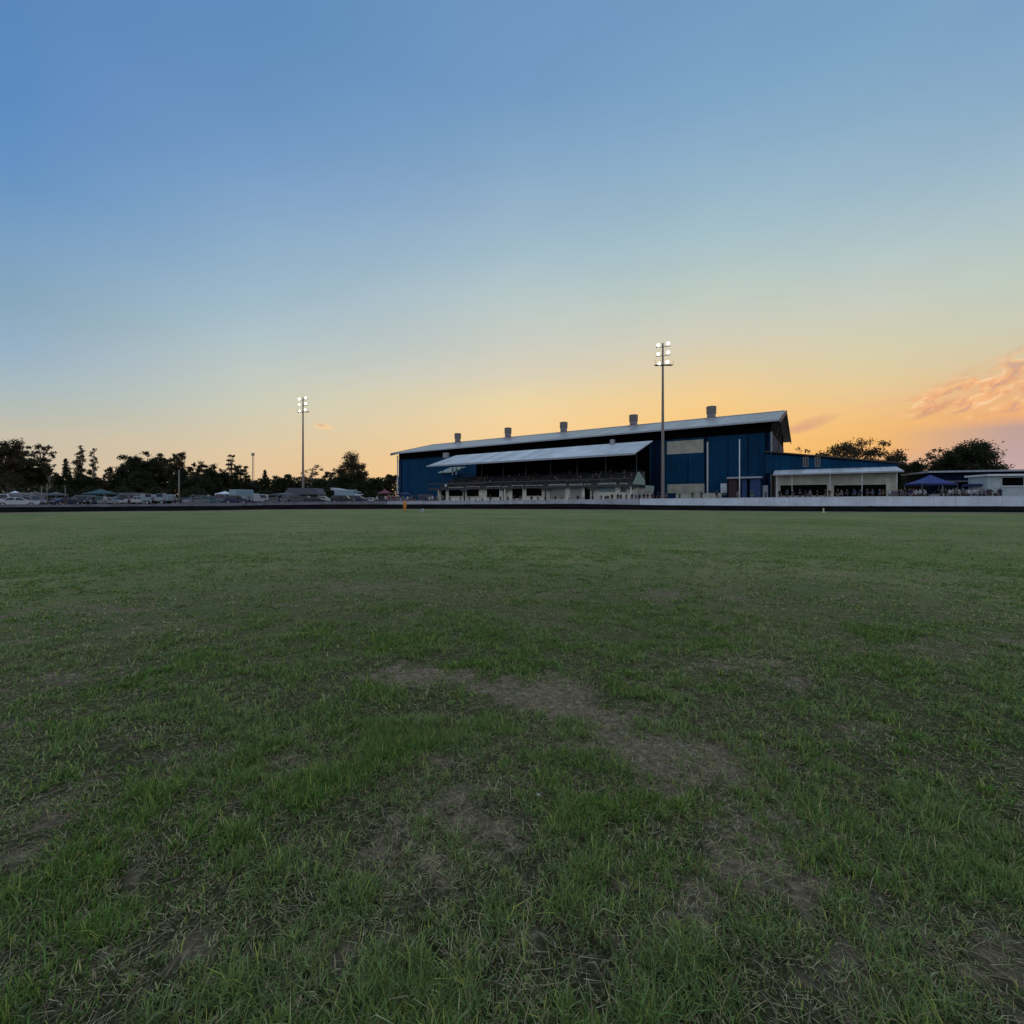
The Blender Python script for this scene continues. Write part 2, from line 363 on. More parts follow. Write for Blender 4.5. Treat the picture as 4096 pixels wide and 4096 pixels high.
# ------------------------------------------------------------------ grass
def grassmat():
    m, nt, b = newmat('grass_blades')
    a = nt.nodes.new('ShaderNodeAttribute'); a.attribute_name = 'tint'
    nt.links.new(a.outputs['Color'], b.inputs['Base Color']); b.inputs['Roughness'].default_value = .6; b.inputs['Specular IOR Level'].default_value = .2
    t = nt.nodes.new('ShaderNodeBsdfTranslucent'); nt.links.new(a.outputs['Color'], t.inputs[0])
    mx = nt.nodes.new('ShaderNodeMixShader'); mx.inputs[0].default_value = .35
    nt.links.new(b.outputs[0], mx.inputs[1]); nt.links.new(t.outputs[0], mx.inputs[2]); nt.links.new(mx.outputs[0], nt.nodes['Material Output'].inputs[0])
    return m
M['grass'] = grassmat()
def blades(n, r0, r1, halfang, per, wmul, lmul, litter=False):
    """n tufts in the sector r0..r1"""
    u = RNG.random(n); r = np.sqrt(r0*r0+u*(r1*r1-r0*r0)); a = (RNG.random(n)*2-1)*halfang
    x = np.sin(a)*r; y = np.cos(a)*r
    bb = bare(x, y); lush = fbm(x, y, 1.7, 3, 4); lush = np.clip((.45*lush+.55*fbm(x, y, 5.0, 0, 3)-.38)*5.0, 0, 1)
    keep = RNG.random(n) < ((1-bb*.93)*(.28+.72*lush) if not litter else np.clip(.25+.9*bb+.5*(1-lush), 0, 1))
    x, y, bb, lush = x[keep], y[keep], bb[keep], lush[keep]; n = len(x)
    k = per; jit = .012*lmul if not litter else .03; X0 = np.repeat(x, k)+RNG.normal(0, jit, n*k); Y0 = np.repeat(y, k)+RNG.normal(0, jit, n*k)
    B = np.repeat(bb, k); Lh = np.repeat(lush, k); N_ = n*k
    az = RNG.random(N_)*2*np.pi; lean = np.abs(RNG.normal(.85+.35*np.clip((np.hypot(X0, Y0)-3)/12, 0, 1), .33, N_)); ln = (.018+.036*Lh+.024*RNG.random(N_)**2)*lmul*(1-.4*B)*(1-.35*np.clip((np.hypot(X0, Y0)-12)/50, 0, 1))
    macro = np.clip((np.repeat(fbm(x, y, .45, 4, 4), k)-.47)*5, 0, 1); dry = RNG.random(N_) < (.08+.35*B+.22*(1-Lh)+.38*macro)
    long_ = RNG.random(N_) < .03; ln = np.where(long_, ln*1.9, ln); lean = np.where(dry, lean+.35, lean)
    w = (.0010+.0012*RNG.random(N_))*wmul
    if litter: lean = RNG.uniform(1.42, 1.60, N_); dry[:] = True; ln = RNG.uniform(.025, .085, N_); w = RNG.uniform(.0005, .0012, N_)*wmul
    dx, dy = np.cos(az), np.sin(az); sx, sy = -dy, dx
    Z0 = gz(X0, Y0)-.003
    if litter: Z0 = Z0+RNG.uniform(.004, .014, N_)
    seg = []
    for t, wf in ((0, 1), (.5, .85), (1, .12)):
        l = ln*t; th = lean*(.35+.65*t)
        px = X0+dx*np.sin(th)*l; py = Y0+dy*np.sin(th)*l; pz = Z0+(np.maximum(np.cos(th), .08) if not litter else .03)*l
        seg.append(np.stack([px-sx*w*wf, py-sy*w*wf, pz], -1)); seg.append(np.stack([px+sx*w*wf, py+sy*w*wf, pz], -1))
    V = np.stack(seg, 1)
    idx = np.arange(N_)[:, None]*6
    Fq = np.concatenate([idx+np.array([0, 1, 3, 2]), idx+np.array([2, 3, 5, 4])])
    h1 = np.repeat(vnoise(x, y, 2.5, 2), k); v = RNG.random(N_)
    col = np.empty((N_, 3)); gA = np.array([.090, .200, .028]); gB = np.array([.155, .235, .080]); gC = np.array([.27, .31, .07])
    mixv = np.clip(h1*1.5-.25+.4*(v-.5), 0, 1)[:, None]
    col = gA*(1-mixv)+gB*mixv; yl = (RNG.random(N_) < .2)[:, None]; col = np.where(yl, gC, col)
    col = np.where(dry[:, None], np.array([.50, .42, .25])*(.25+.95*v[:, None]**1.4), col*(.40+1.15*v[:, None]**1.3))
    tint = np.repeat(np.minimum(col*1.22, .6), 6, 0)
    return V.reshape(-1, 3), Fq, tint
parts = []
for args in ((26000, .5, 3.2, 1.05, 10, 1.0, 1.0), (38000, 3.0, 7.0, 1.0, 9, 1.5, .95), (46000, 6.8, 15, .98, 7, 2.7, .85), (34000, 14.2, 24, .95, 5, 4.2, .75), (36000, 23, 40, .95, 4, 6.0, .65), (52000, 38, 86, .93, 3, 9, .5), (3000, .3, 2.5, 3.14, 8, 1.0, 1.0), (16000, .6, 4.0, 1.0, 3, 1.0, 1, True), (22000, 3.8, 9, .98, 3, 2.0, 1.2, True)):
    parts.append(blades(*args))
off = 0; VV = []; FF = []; TT = []
for v, f, t in parts:
    VV.append(v); FF.append(f+off); TT.append(t); off += len(v)
o = npmesh('grass', np.concatenate(VV), np.concatenate(FF), M['grass'], attr={'tint': np.concatenate(TT)})
tag(o, 'short patchy green grass with dry straw growing over the whole infield', 'grass', kind='stuff')

# small pale stones on the grass
for (sx, sy, sr, lb) in ((*gp(2152, 3200), .011, 'small white stone lying on worn turf in the middle foreground'), (*gp(714, 2520), .020, 'small white stone lying in the grass far to the left')):
    bm = bmesh.new(); bmesh.ops.create_icosphere(bm, subdivisions=2, radius=sr)
    for v in bm.verts: v.co *= 1+random.uniform(-.18, .18); v.co.z *= .6
    me = bpy.data.meshes.new('stone'); bm.to_mesh(me); bm.free(); me.materials.append(M['stone'])
    o = bpy.data.objects.new('stone', me); C.objects.link(o); o.location = (sx, sy, gzs(sx, sy)+sr*.75+.008); tag(o, lb, 'stone')

# ------------------------------------------------------------------ track walls (follow the oval)
def wall(name, px0, px1, thick, m, label, cat, extra_deg=(0, 0), posts=False, coping=True):
    a0 = np.interp(px0, [p[0] for p in INX], TH)-R(extra_deg[0]); a1 = np.interp(px1, [p[0] for p in INX], TH)+R(extra_deg[1])
    n = max(6, int((a1-a0)/R(1.4))); an = np.linspace(a0, a1, n+1)
    root = empty(name, (0, 0, 0), 0, label, cat)
    pn = MB(); cp = MB(); ps = MB()
    for k in range(n):
        q = []
        for ii, a in enumerate((an[k], an[k+1])):
            a = a+(R(.006) if ii == 0 else -R(.006))
            r = float(rin(a))+TW+.02; zb, zt = float(zbank(a))-.25, float(ztop(a))
            s, c = math.sin(a), math.cos(a)
            q.append([(s*r, c*r, zb), (s*(r+thick), c*(r+thick), zb), (s*(r+thick), c*(r+thick), zt), (s*r, c*r, zt), (s*(r-.03), c*(r-.03), zt+.002), (s*(r+thick+.03), c*(r+thick+.03), zt+.002), (s*(r+thick+.03), c*(r+thick+.03), zt+.09), (s*(r-.03), c*(r-.03), zt+.09)])
        pn.hexa(q[0][:4], q[1][:4])
        if coping: cp.hexa(q[0][4:], q[1][4:])
        s, c = math.sin(an[k]), math.cos(an[k]); r = float(rin(an[k]))+TW+thick+.12
        MB().tube((s*r, c*r, float(zbank(an[k]))-.2), (s*r, c*r, float(ztop(an[k]))-.02), .05, n=6).build('post', M['darksteel'], root)
    pn.build('panel', m, root)
    if coping: cp.build('coping', M['coping'] if m is M['whitewall'] else m, root)
    return root
wall('safety_wall', 640, 1024, .18, M['whitewall'], 'tall white painted safety wall curving round the right side of the track', 'wall', (0, 26))
wall('crash_barrier', 385, 639.4, .15, M['greywall'], 'low pale grey barrier in front of the grandstand', 'barrier')
wall('crash_barrier', 0, 384.4, .12, M['dimwall'], 'low dull grey barrier along the left side of the track before the parked vehicles', 'barrier', (30, 0))

# ------------------------------------------------------------------ local frames for buildings (same heading)
UX = Vector((-.826, .564, 0)).normalized(); WX = Vector((UX.y, -UX.x, 0))      # along the front to the left ; away from viewer
assert WX.y > 0
BANG = math.atan2(-UX.y, -UX.x)                # local +x points right (towards viewer), local +y = away
def local(root, p):
    d = Vector(p)-Vector(root.location); return Vector((d.dot(-UX), d.dot(WX), p[2]-root.location.z))
def onfront(root, yl, px, py):
    """point of the local plane y=yl that appears at (px,py)"""
    d = at(px, py, 1)-Vector((0, 0, H)); o_ = Vector((0, 0, H))
    den = d.dot(WX); t = (yl+Vector(root.location).dot(WX)-o_.dot(WX))/den
    return local(root, o_+d*t)

# ---- big arena shed
KB = 1.07
pr = at(779.5, 419.5, 88.5*KB); pl = at(391, 453.6, 152*KB)
shed = empty('arena_shed', (pr.x, pr.y, .9), BANG, 'huge navy blue steel arena shed with pale roof and five roof vents', 'building')
LEN = (Vector((pl.x, pl.y, 0))-Vector((pr.x, pr.y, 0))).length
W = 42.0; OV = 1.6; EZ = (pr.z+pl.z)/2; ez = EZ-.9; rz = ez+5.3; wallz = ez-.15
x0, x1 = -LEN+OV, -OV                          # wall ends
fy = 2.2                                       # front wall set back from the eave
band = onfront(shed, fy, 700, 437.5).z
b = MB().prism([(x0, -.5), (x1, -.5), (x1, band), (x0, band)], fy, W-fy)
b.build('wall', M['blue_steel'], shed)
# upper wall and gable infill, eave shade painted in as near-black colour
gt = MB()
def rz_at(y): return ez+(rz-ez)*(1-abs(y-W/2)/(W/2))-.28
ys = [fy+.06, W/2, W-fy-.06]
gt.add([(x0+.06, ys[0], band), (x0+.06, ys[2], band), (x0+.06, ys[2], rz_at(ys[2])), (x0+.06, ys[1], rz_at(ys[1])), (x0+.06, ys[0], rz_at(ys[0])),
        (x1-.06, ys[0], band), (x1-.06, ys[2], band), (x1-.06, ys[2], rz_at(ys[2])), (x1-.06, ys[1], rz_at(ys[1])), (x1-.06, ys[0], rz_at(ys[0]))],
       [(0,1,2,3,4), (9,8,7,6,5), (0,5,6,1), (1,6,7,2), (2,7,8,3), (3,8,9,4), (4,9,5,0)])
gt.build('eave_shade_band', M['eave_shade'], shed)
rf = MB(); th_ = .22
rf.add([(-LEN, 0, ez), (0, 0, ez), (0, W/2, rz), (-LEN, W/2, rz), (-LEN, 0, ez-th_), (0, 0, ez-th_), (0, W/2, rz-th_), (-LEN, W/2, rz-th_)], [(0,1,2,3),(7,6,5,4),(0,4,5,1),(1,5,6,2),(3,7,4,0)])
rf.add([(-LEN, W, ez), (0, W, ez), (0, W/2, rz), (-LEN, W/2, rz), (-LEN, W, ez-th_), (0, W, ez-th_), (0, W/2, rz-th_), (-LEN, W/2, rz-th_)], [(3,2,1,0),(4,5,6,7),(1,5,4,0),(2,6,5,1),(0,4,7,3)])
rf.build('roof', M['roof_steel'], shed)
MB().box(-LEN, 0, -.22, -.01, ez-.30, ez+.05).build('gutter', M['fascia'], shed)
for xx in (0.005, -LEN-.165):
    bg = MB()
    bg.add([(xx, -.1, ez-.75), (xx, W/2, rz-.75), (xx, W/2, rz+.12), (xx, -.1, ez+.12), (xx+.16, -.1, ez-.75), (xx+.16, W/2, rz-.75), (xx+.16, W/2, rz+.12), (xx+.16, -.1, ez+.12)], [(0,1,2,3),(7,6,5,4),(0,4,5,1),(1,5,6,2),(2,6,7,3),(3,7,4,0)])
    bg.add([(xx, W+.1, ez-.75), (xx, W/2, rz-.75), (xx, W/2, rz+.12), (xx, W+.1, ez+.12), (xx+.16, W+.1, ez-.75), (xx+.16, W/2, rz-.75), (xx+.16, W/2, rz+.12), (xx+.16, W+.1, ez+.12)], [(3,2,1,0),(4,5,6,7),(1,5,4,0),(3,7,6,2),(0,4,7,3)])
    bg.build('barge_board', M['barge'], shed)
MB().box(-LEN+.3, -.3, W/2-.35, W/2+.35, rz-.06, rz+.10).build('ridge_cap', M['fascia'], shed)
def vent(px, top):
    p = onfront(shed, W/2-2.2, px, 430); zr = rz_at(W/2-2.2)+.1
    zt = onfront(shed, W/2-2.2, px, top).z
    v = MB().lathe([(1.08, -.5), (1.08, zt-zr-2.1), (1.1, zt-zr-2.0)], 16, (p.x, p.y, zr)).build('roof_vent', M['vent'], shed, True)
    MB().lathe([(1.11, zt-zr-2.0), (1.22, zt-zr-1.95), (1.26, zt-zr-.06), (1.2, zt-zr)], 16, (p.x, p.y, zr)).build('cowl', M['ventcap'], v)
    MB().box(p.x-1.25, p.x+1.25, p.y-1.3, p.y+1.3, zr-.45, zr+.25).build('vent_base', M['vent'], v)
for px, tp in ((457.8, 433.5), (508, 428), (563.7, 422.3), (633.5, 415), (711.3, 406.6)): vent(px, tp)
def panel(root, yl, xa, ya, xb, yb, name, m, proud=.06, parent=None):
    A = onfront(root, yl, xa, (ya+yb)/2); B = onfront(root, yl, xb, (ya+yb)/2)
    cpx = (xa+xb)/2; zt = onfront(root, yl, cpx, ya).z; zb = onfront(root, yl, cpx, yb).z
    return MB().box(min(A.x, B.x), max(A.x, B.x), yl-proud, yl+.05, zb, zt).build(name, m, parent or root)
panel(shed, fy, 667, 440.5, 703.5, 453.5, 'translucent_panel', M['cream'])
o = panel(shed, fy, 651, 441, 665, 499, 'dark_wall_panel', M['navy_steel'], .09)  # darker navy panel on the front wall
panel(shed, fy, 667.5, 484, 704.5, 493, 'block_wall', M['cream'], .12)
panel(shed, fy, 676, 493.2, 722, 501, 'block_wall', M['cream2'], .14)
for px in (707.5,):
    a = onfront(shed, fy-.25, px, 438); z1 = onfront(shed, fy-.25, px, 442).z
    MB().tube((a.x, fy-.2, -.3), (a.x, fy-.2, z1), .17).build('downpipe', M['white'], shed)
a = onfront(shed, fy, 771, 440)
MB().tube((x1-.05, fy-.2, -.3), (x1-.05, fy-.2, onfront(shed, fy, 770, 432).z), .17).build('downpipe', M['galv'], shed)
MB().tube((x0-.25, fy-.3, -.3), (x0-.25, fy-.3, ez-.6), .20).build('downpipe', M['whitewall'], shed)
for px in (706, 766.8, 401.5): 
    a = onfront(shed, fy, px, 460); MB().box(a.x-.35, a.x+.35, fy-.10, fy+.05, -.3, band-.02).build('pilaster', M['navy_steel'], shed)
xs = [onfront(shed, fy, q, 470).x for q in (688, 728, 748)]
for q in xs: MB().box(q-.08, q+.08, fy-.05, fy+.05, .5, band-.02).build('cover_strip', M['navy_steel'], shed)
# gable end brace seen at the right eave
MB().tube((x1+.1, fy, ez-5.0), (-.1, fy+1, ez-1.0), .08).build('eave_brace', M['darksteel'], shed)
br = MB(); br.tube((x1+.1, W*.35, ez-6.5), (-.1, W*.35, rz_at(W*.35)-.6), .12)
br.build('eave_brace', M['darksteel'], shed)
# porch on the shed front
pz = onfront(shed, -.6, 745, 477)
A = onfront(shed, -.6, 728, 477).x; B = onfront(shed, -.6, 762, 477).x
porch_z = pz.z
MB().box(A, B, -2.1, fy-.08, porch_z-.35, porch_z).build('porch_roof', M['fascia'], shed)
MB().box(A+.25, A+1.9, -1.4, fy-.08, -.3, porch_z-.37).build('porch_side', M['redpanel'], shed)
MB().box(B-2.2, B-.25, -1.4, fy-.08, -.3, porch_z-.37).build('porch_side', M['bluepanel'], shed)
MB().box((A+B)/2-.5, (A+B)/2+.5, -1.2, fy-.08, -.3, porch_z-.37).build('porch_pier', M['bluepanel'], shed)
for xa, xb in ((A+1.95, (A+B)/2-.55), ((A+B)/2+.55, B-2.25)):
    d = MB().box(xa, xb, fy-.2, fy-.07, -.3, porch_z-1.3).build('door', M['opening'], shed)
    MB().box(xa, xb, fy-.3, fy-.07, porch_z-1.28, porch_z-.38).build('lintel', M['mauve_lintel'] if 'mauve_lintel' in M else M['redpanel'], d)
panel(shed, fy, 721, 483.5, 727.2, 493, 'meter_box', M['whitewall'], .5)
panel(shed, fy, 763, 485.5, 768, 500, 'meter_box', M['whitewall'], .5)

# ---- lean-to annex at the right end (own local frame, front along the same heading)
p0 = at(774, 475, 86.3*KB)
ann = empty('clubhouse', (p0.x, p0.y, 1.2), BANG, 'low cream clubhouse with blue sloping upper wall and pale verandah roof beside the shed', 'building')
af = onfront(ann, 0, 904, 471)
AL = af.x; vz = onfront(ann, 0, 840, 472.8).z
cw = 1.6   # cream wall behind verandah edge
xL, xR = .2, onfront(ann, cw, 897, 480).x
MB().box(xL, xR, cw, 14, -.6, vz+.25).build('wall', M['cream'], ann)
by = 4.5
zl = onfront(ann, by, 776, 453.8); zr_ = onfront(ann, by, 898, 464.3)
MB().prism([(zl.x-2, vz+.5), (zr_.x, vz+.5), (zr_.x, zr_.z), (zl.x-2, zl.z+.15)], by, 14).build('upper_wall', M['blue_steel'], ann)
sl = (zr_.z-zl.z)/(zr_.x-zl.x)
MB().add([(zl.x-2, by-.5, zl.z-2*-sl*-1+.15), (zr_.x+1, by-.5, zr_.z+sl+.15), (zr_.x+1, 14.5, zr_.z+sl+.15), (zl.x-2, 14.5, zl.z-sl*2+.15),
          (zl.x-2, by-.5, zl.z-sl*2+.4), (zr_.x+1, by-.5, zr_.z+sl+.4), (zr_.x+1, 14.5, zr_.z+sl+.4), (zl.x-2, 14.5, zl.z-sl*2+.4)],
         [(3,2,1,0),(4,5,6,7),(0,1,5,4),(1,2,6,5),(2,3,7,6),(3,0,4,7)]).build('roof', M['barge'], ann)
MB().add([(-.2, -.1, vz-.12), (AL, -.1, vz-.12), (AL-.6, by, vz+.95), (-.2, by, vz+.95), (-.2, -.1, vz+.06), (AL, -.1, vz+.06), (AL-.6, by, vz+1.13), (-.2, by, vz+1.13)],
         [(3,2,1,0),(4,5,6,7),(0,1,5,4),(1,2,6,5),(2,3,7,6),(3,0,4,7)]).build('verandah_roof', M['white_roof'], ann)
MB().box(-.2, AL, -.26, -.11, vz-.18, vz+.10).build('gutter', M['fascia'], ann)
for xa, xb in ((780.5, 827), (834, 886)):
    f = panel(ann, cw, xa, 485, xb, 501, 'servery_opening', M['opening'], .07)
    A = onfront(ann, cw, xa, 485); B = onfront(ann, cw, xb, 485)
    MB().box(A.x, B.x, cw-.35, cw-.075, A.z-2.4, A.z-2.25).build('counter', M['cream2'], f)
    MB().box(A.x, B.x, cw-.12, cw-.075, A.z-.02, A.z+.10).build('lintel', M['cream2'], f)
for px in (805.7, 817.6):
    w_ = panel(ann, by, px-2.2, 457.5, px+2.2, 466.3, 'window', M['glassdark'], .08)
    A = onfront(ann, by, px-2.2, 457.5); B = onfront(ann, by, px+2.2, 466.3)
    fr = MB()
    for (a_, b_, c_, d_) in ((A.x-.08, B.x+.08, A.z, A.z+.08), (A.x-.08, B.x+.08, B.z-.08, B.z), (A.x-.08, A.x, B.z, A.z), (B.x, B.x+.08, B.z, A.z), ((A.x+B.x)/2-.04, (A.x+B.x)/2+.04, B.z, A.z)):
        fr.box(a_, b_, by-.13, by-.085, c_, d_)
    fr.build('frame', M['galv'], w_)
for px in (777, 792, 830, 862, 897):
    a = onfront(ann, .15, px, 480); MB().tube((a.x, .15, -.6), (a.x, .15, vz-.13), .06, n=6).build('post', M['white'], ann)
panel(ann, cw, 885.5, 478, 891, 490, 'wall_patch', M['cream2'], .05)

# ---- grandstand
g0 = at(634.6, 453.3, 82.5*KB)
gs = empty('grandstand', (g0.x, g0.y, .9), BANG, 'long two storey grandstand with pale skillion roof and cream ground floor', 'grandstand')
gl = onfront(gs, 0, 427, 465.7); GL = -gl.x; rf0 = (g0.z-.9+gl.z)/2
bk = onfront(gs, 10, 652.7, 440.6)
# find depth so that the back right corner matches
GD = 10.0
for _ in range(60):
    q = onfront(gs, GD, 652.7, 440.6)
    if q.x > .0: GD += .15
    else: GD -= .15
q = onfront(gs, GD, 652.7, 440.6); rb0 = q.z
MB().add([(-GL, 0, rf0), (0, 0, rf0), (0, GD, rb0), (-GL, GD, rb0), (-GL, 0, rf0-.18), (0, 0, rf0-.18), (0, GD, rb0-.18), (-GL, GD, rb0-.18)],
         [(0,1,2,3),(7,6,5,4),(0,4,5,1),(1,5,6,2),(2,6,7,3),(3,7,4,0)]).build('roof', M['white_roof'], gs)
MB().box(-GL, 0, -.2, -.02, rf0-.32, rf0+.06).build('gutter', M['fascia'], gs)
deck = onfront(gs, .4, 580, 485.3).z          # deck level
rail = onfront(gs, .4, 580, 479.3).z
sx0 = onfront(gs, .4, 427.5, 486).x; sx1 = onfront(gs, .4, 632.5, 480).x
MB().box(sx0, sx1, .3, GD-.5, deck-.45, deck).build('deck', M['darksteel'], gs)
rl = MB().box(sx0, sx1, .3, .38, rail-.2, rail)
for k in range(24):
    x = sx0+(sx1-sx0)*k/23; rl.box(x-.03, x+.03, .3, .38, deck, rail-.21)
rl.box(sx0, sx1, .32, .36, deck+.4, deck+.44)
rl.build('railing', M['seat'], gs)
tiers = MB()
NT_ = 7
for k in range(NT_):
    yy = 1.7+k*1.05; tiers.box(sx0+3, sx1-.4, yy, yy+1.05+(.0 if k < NT_-1 else .2), deck+.003, deck+.42*(k+1))
tiers.build('seating_tiers', M['concrete'], gs)
bn = MB()
for k in range(NT_):
    yy = 1.7+k*1.05; bn.box(sx0+3.2, sx1-.7, yy+.35, yy+.7, deck+.42*(k+1)+.30, deck+.42*(k+1)+.36)
    for q_ in np.arange(sx0+3.5, sx1-1, 2.4): bn.box(q_, q_+.08, yy+.45, yy+.6, deck+.42*(k+1)+.002, deck+.42*(k+1)+.299)
bn.build('bench_rows', M['seat'], gs)
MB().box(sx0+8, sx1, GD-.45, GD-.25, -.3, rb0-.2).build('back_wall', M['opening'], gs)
bx = onfront(gs, GD-.45, 447, 470).x
# pale end panel of the seating rake
e0 = sx1+.05
MB().add([(e0, .3, deck), (e0, 7.6, deck), (e0, 7.6, deck+.9), (e0, 4.0, deck+2.6), (e0, 3.4, deck+2.6), (e0+.12, .3, deck), (e0+.12, 7.6, deck), (e0+.12, 7.6, deck+.9), (e0+.12, 4.0, deck+2.6), (e0+.12, 3.4, deck+2.6)],
         [(0,1,2,3,4), (9,8,7,6,5), (0,5,6,1), (1,6,7,2), (2,7,8,3), (3,8,9,4), (4,9,5,0)]).build('side_panel', M['palegreen'], gs)
# roof posts and rafters
for k in range(9):
    x = -1.2-(GL-2.6)*k/8
    MB().tube((x, 4.6, deck), (x, 4.6, rf0+(rb0-rf0)*4.6/GD-.2), .11, n=6).build('roof_post', M['darksteel'], gs)
    MB().tube((x, 4.6, rf0+.2), (x, .3, rf0-.22), .07, n=6).build('rafter_strut', M['galv'] if k > 6 else M['darksteel'], gs)
# ground floor
gy = 1.3; f0 = onfront(gs, gy, 438.5, 490).x; f1 = onfront(gs, gy, 631.5, 490).x
MB().box(f0, f1, gy, GD-.6, -.4, deck-.47).build('ground_floor_wall', M['cream3'], gs)
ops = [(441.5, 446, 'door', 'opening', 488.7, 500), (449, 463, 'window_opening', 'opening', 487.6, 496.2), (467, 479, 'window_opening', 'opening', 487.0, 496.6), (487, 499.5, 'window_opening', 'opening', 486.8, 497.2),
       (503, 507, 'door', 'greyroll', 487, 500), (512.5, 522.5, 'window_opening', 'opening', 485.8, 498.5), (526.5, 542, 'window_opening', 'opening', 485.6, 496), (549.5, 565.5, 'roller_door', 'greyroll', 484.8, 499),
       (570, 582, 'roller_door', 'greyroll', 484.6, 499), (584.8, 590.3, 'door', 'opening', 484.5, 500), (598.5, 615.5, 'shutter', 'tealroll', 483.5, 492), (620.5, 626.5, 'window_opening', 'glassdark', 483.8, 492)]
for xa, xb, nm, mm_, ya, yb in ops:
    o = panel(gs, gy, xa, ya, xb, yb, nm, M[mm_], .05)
    A = onfront(gs, gy, xa, ya); B = onfront(gs, gy, xb, ya)
    zb_ = onfront(gs, gy, (xa+xb)/2, yb).z; zt_ = onfront(gs, gy, (xa+xb)/2, ya).z
    fr = MB(); fr.box(A.x-.12, A.x-.002, gy-.10, gy+.02, zb_, zt_+.12).box(B.x+.002, B.x+.12, gy-.10, gy+.02, zb_, zt_+.12).box(A.x, B.x, gy-.10, gy+.02, zt_+.002, zt_+.12)
    if 'window' in nm: fr.box(A.x-.2, B.x+.2, gy-.22, gy+.02, zb_-.12, zb_-.003)
    fr.build('frame', M['cream3'], o)
for px in (438.7, 464.2, 505, 545.3, 592.5, 631):
    a = onfront(gs, .5, px, 490); MB().box(a.x-.14, a.x+.14, .4, .68, -.4, deck-.46).build('column', M['darksteel'] if px in (464.2, 545.3, 592.5) else M['cream3'], gs)
    MB().add([(a.x-1.6, .45, deck-.462), (a.x+1.6, .45, deck-.462), (a.x+.15, .45, deck-1.2), (a.x-.15, .45, deck-1.2), (a.x-1.6, .6, deck-.462), (a.x+1.6, .6, deck-.462), (a.x+.15, .6, deck-1.2), (a.x-.15, .6, deck-1.2)],
             [(0,1,2,3),(7,6,5,4),(0,4,5,1),(1,5,6,2),(2,6,7,3),(3,7,4,0)]).build('haunch', M['darksteel'], gs)
sg = panel(gs, gy, 600, 479.5+.8, 606, 482.3, 'sign_board', M['darksteel'], .1); sg2 = panel(gs, gy, 607.5, 480.3, 614, 482.2, 'sign_board', M['darksteel'], .1)
l_ = onfront(gs, .9, 446, 485.5); MB().box(l_.x-.35, l_.x+.35, .75, .95, l_.z-.3, l_.z+.35).build('speaker_box', M['white'], gs)
for px, yy in ((452.5, 4.5), (456.2, 4.5)):
    a = onfront(gs, yy, px, 470); MB().box(a.x-.25, a.x+.25, yy, yy+.1, onfront(gs, yy, px, 475).z, onfront(gs, yy, px, 468).z).build('hanging_banner', M['galv'], gs)
# stair at the right end
stp = MB()
for k in range(12): stp.box(e0+.5, e0+2.0, 2+k*.42, 2.42+k*.42, -.4, .3+k*.3)
stp.build('stair', M['cream'], gs)
MB().box(e0+2.02, e0+2.1, 2, 7.2, 2.6, 3.7).build('stair_balustrade', M['palegreen'], gs)
# small roof-top boxes on the stand roof (aircon units seen over its edge)
for px, w_ in ((446, .9), (581.0+31.5, .45)):
    yy = GD-1.2; a = onfront(gs, yy, px, 450); zz = rf0+(rb0-rf0)*yy/GD
    MB().box(a.x-w_, a.x+w_, yy-.4, yy+.4, zz-.3, zz+1.15).build('roof_unit', M['galv'], gs, bevel=.05)

# small kiosk wing left of the stand (pale greenish roof behind the stand roof)
kp = at(441, 466, 128*KB)
kw = empty('ticket_office', (kp.x, kp.y, .9), BANG, 'small office with a grey green roof tucked behind the left end of the grandstand', 'building')
MB().box(-.5, 4.5, .5, 5, -.3, 9.0).build('wall', M['blue_steel'], kw)
MB().add([(-1, -.3, 9.02), (5, -.3, 9.02), (5, 5.5, 10.9), (-1, 5.5, 10.9), (-1, -.3, 9.25), (5, -.3, 9.25), (5, 5.5, 11.15), (-1, 5.5, 11.15)], [(3,2,1,0),(4,5,6,7),(0,1,5,4),(1,2,6,5),(2,3,7,6),(3,0,4,7)]).build('roof', M['palegreen'], kw)
MB().box(.5, 1.7, .42, .52, 3, 5).build('window', M['glassdark'], kw)

# ---- far right buildings
r0 = at(1000, 470, 78)
rb = empty('amenities_block', (r0.x, r0.y, 1.4), BANG+.25, 'long flat roofed dark blue amenities building behind the blue canopy at the far right', 'building')
def lp(root, px, py, Y): return root.matrix_basis.inverted() @ at(px, py, Y)
bpy.context.view_layer.update()
ca, sa = math.cos(BANG+.25), math.sin(BANG+.25)
def loc2(p): d = Vector(p)-Vector(rb.location); return Vector((d.x*ca+d.y*sa, -d.x*sa+d.y*ca, d.z))
zt = r0.z-1.4
MB().box(-9.5, 16, 0, 9, -.6, zt-.32).build('wall', M['navy_steel'], rb)
MB().box(-10.2, 17, -.9, 9.6, zt-.30, zt).build('roof', M['fascia'], rb)
MB().box(-9.5, 6, -3.4, -.02, zt-2.1, zt-1.85).build('awning', M['tarpgrey'], rb)
for x in (-9.2, -5.6, -2.2, 1.5, 5.6): MB().tube((x, -3.2, -.6), (x, -3.2, zt-2.11), .07, n=6).build('post', M['galv'], rb)
for x in (-7.8, -4.2): 
    o = MB().box(x, x+1.6, -.09, -.01, zt-2.9-.9, zt-2.4).build('window', M['glassdark'], rb); MB().box(x-.08, x+1.68, -.13, -.093, zt-2.4, zt-2.3).build('frame', M['galv'], o)
cx_ = at(1004, 486, 68)
cb = empty('control_box', (cx_.x, cx_.y, 1.4), BANG+.35, 'pale blue white hut with a black window at the far right end of the wall', 'building')
hz = at(1004, 476, 68).z-1.4
MB().box(-2.0, 8, 0, 4, -.6, hz-.02).build('wall', M['hutwall'], cb)
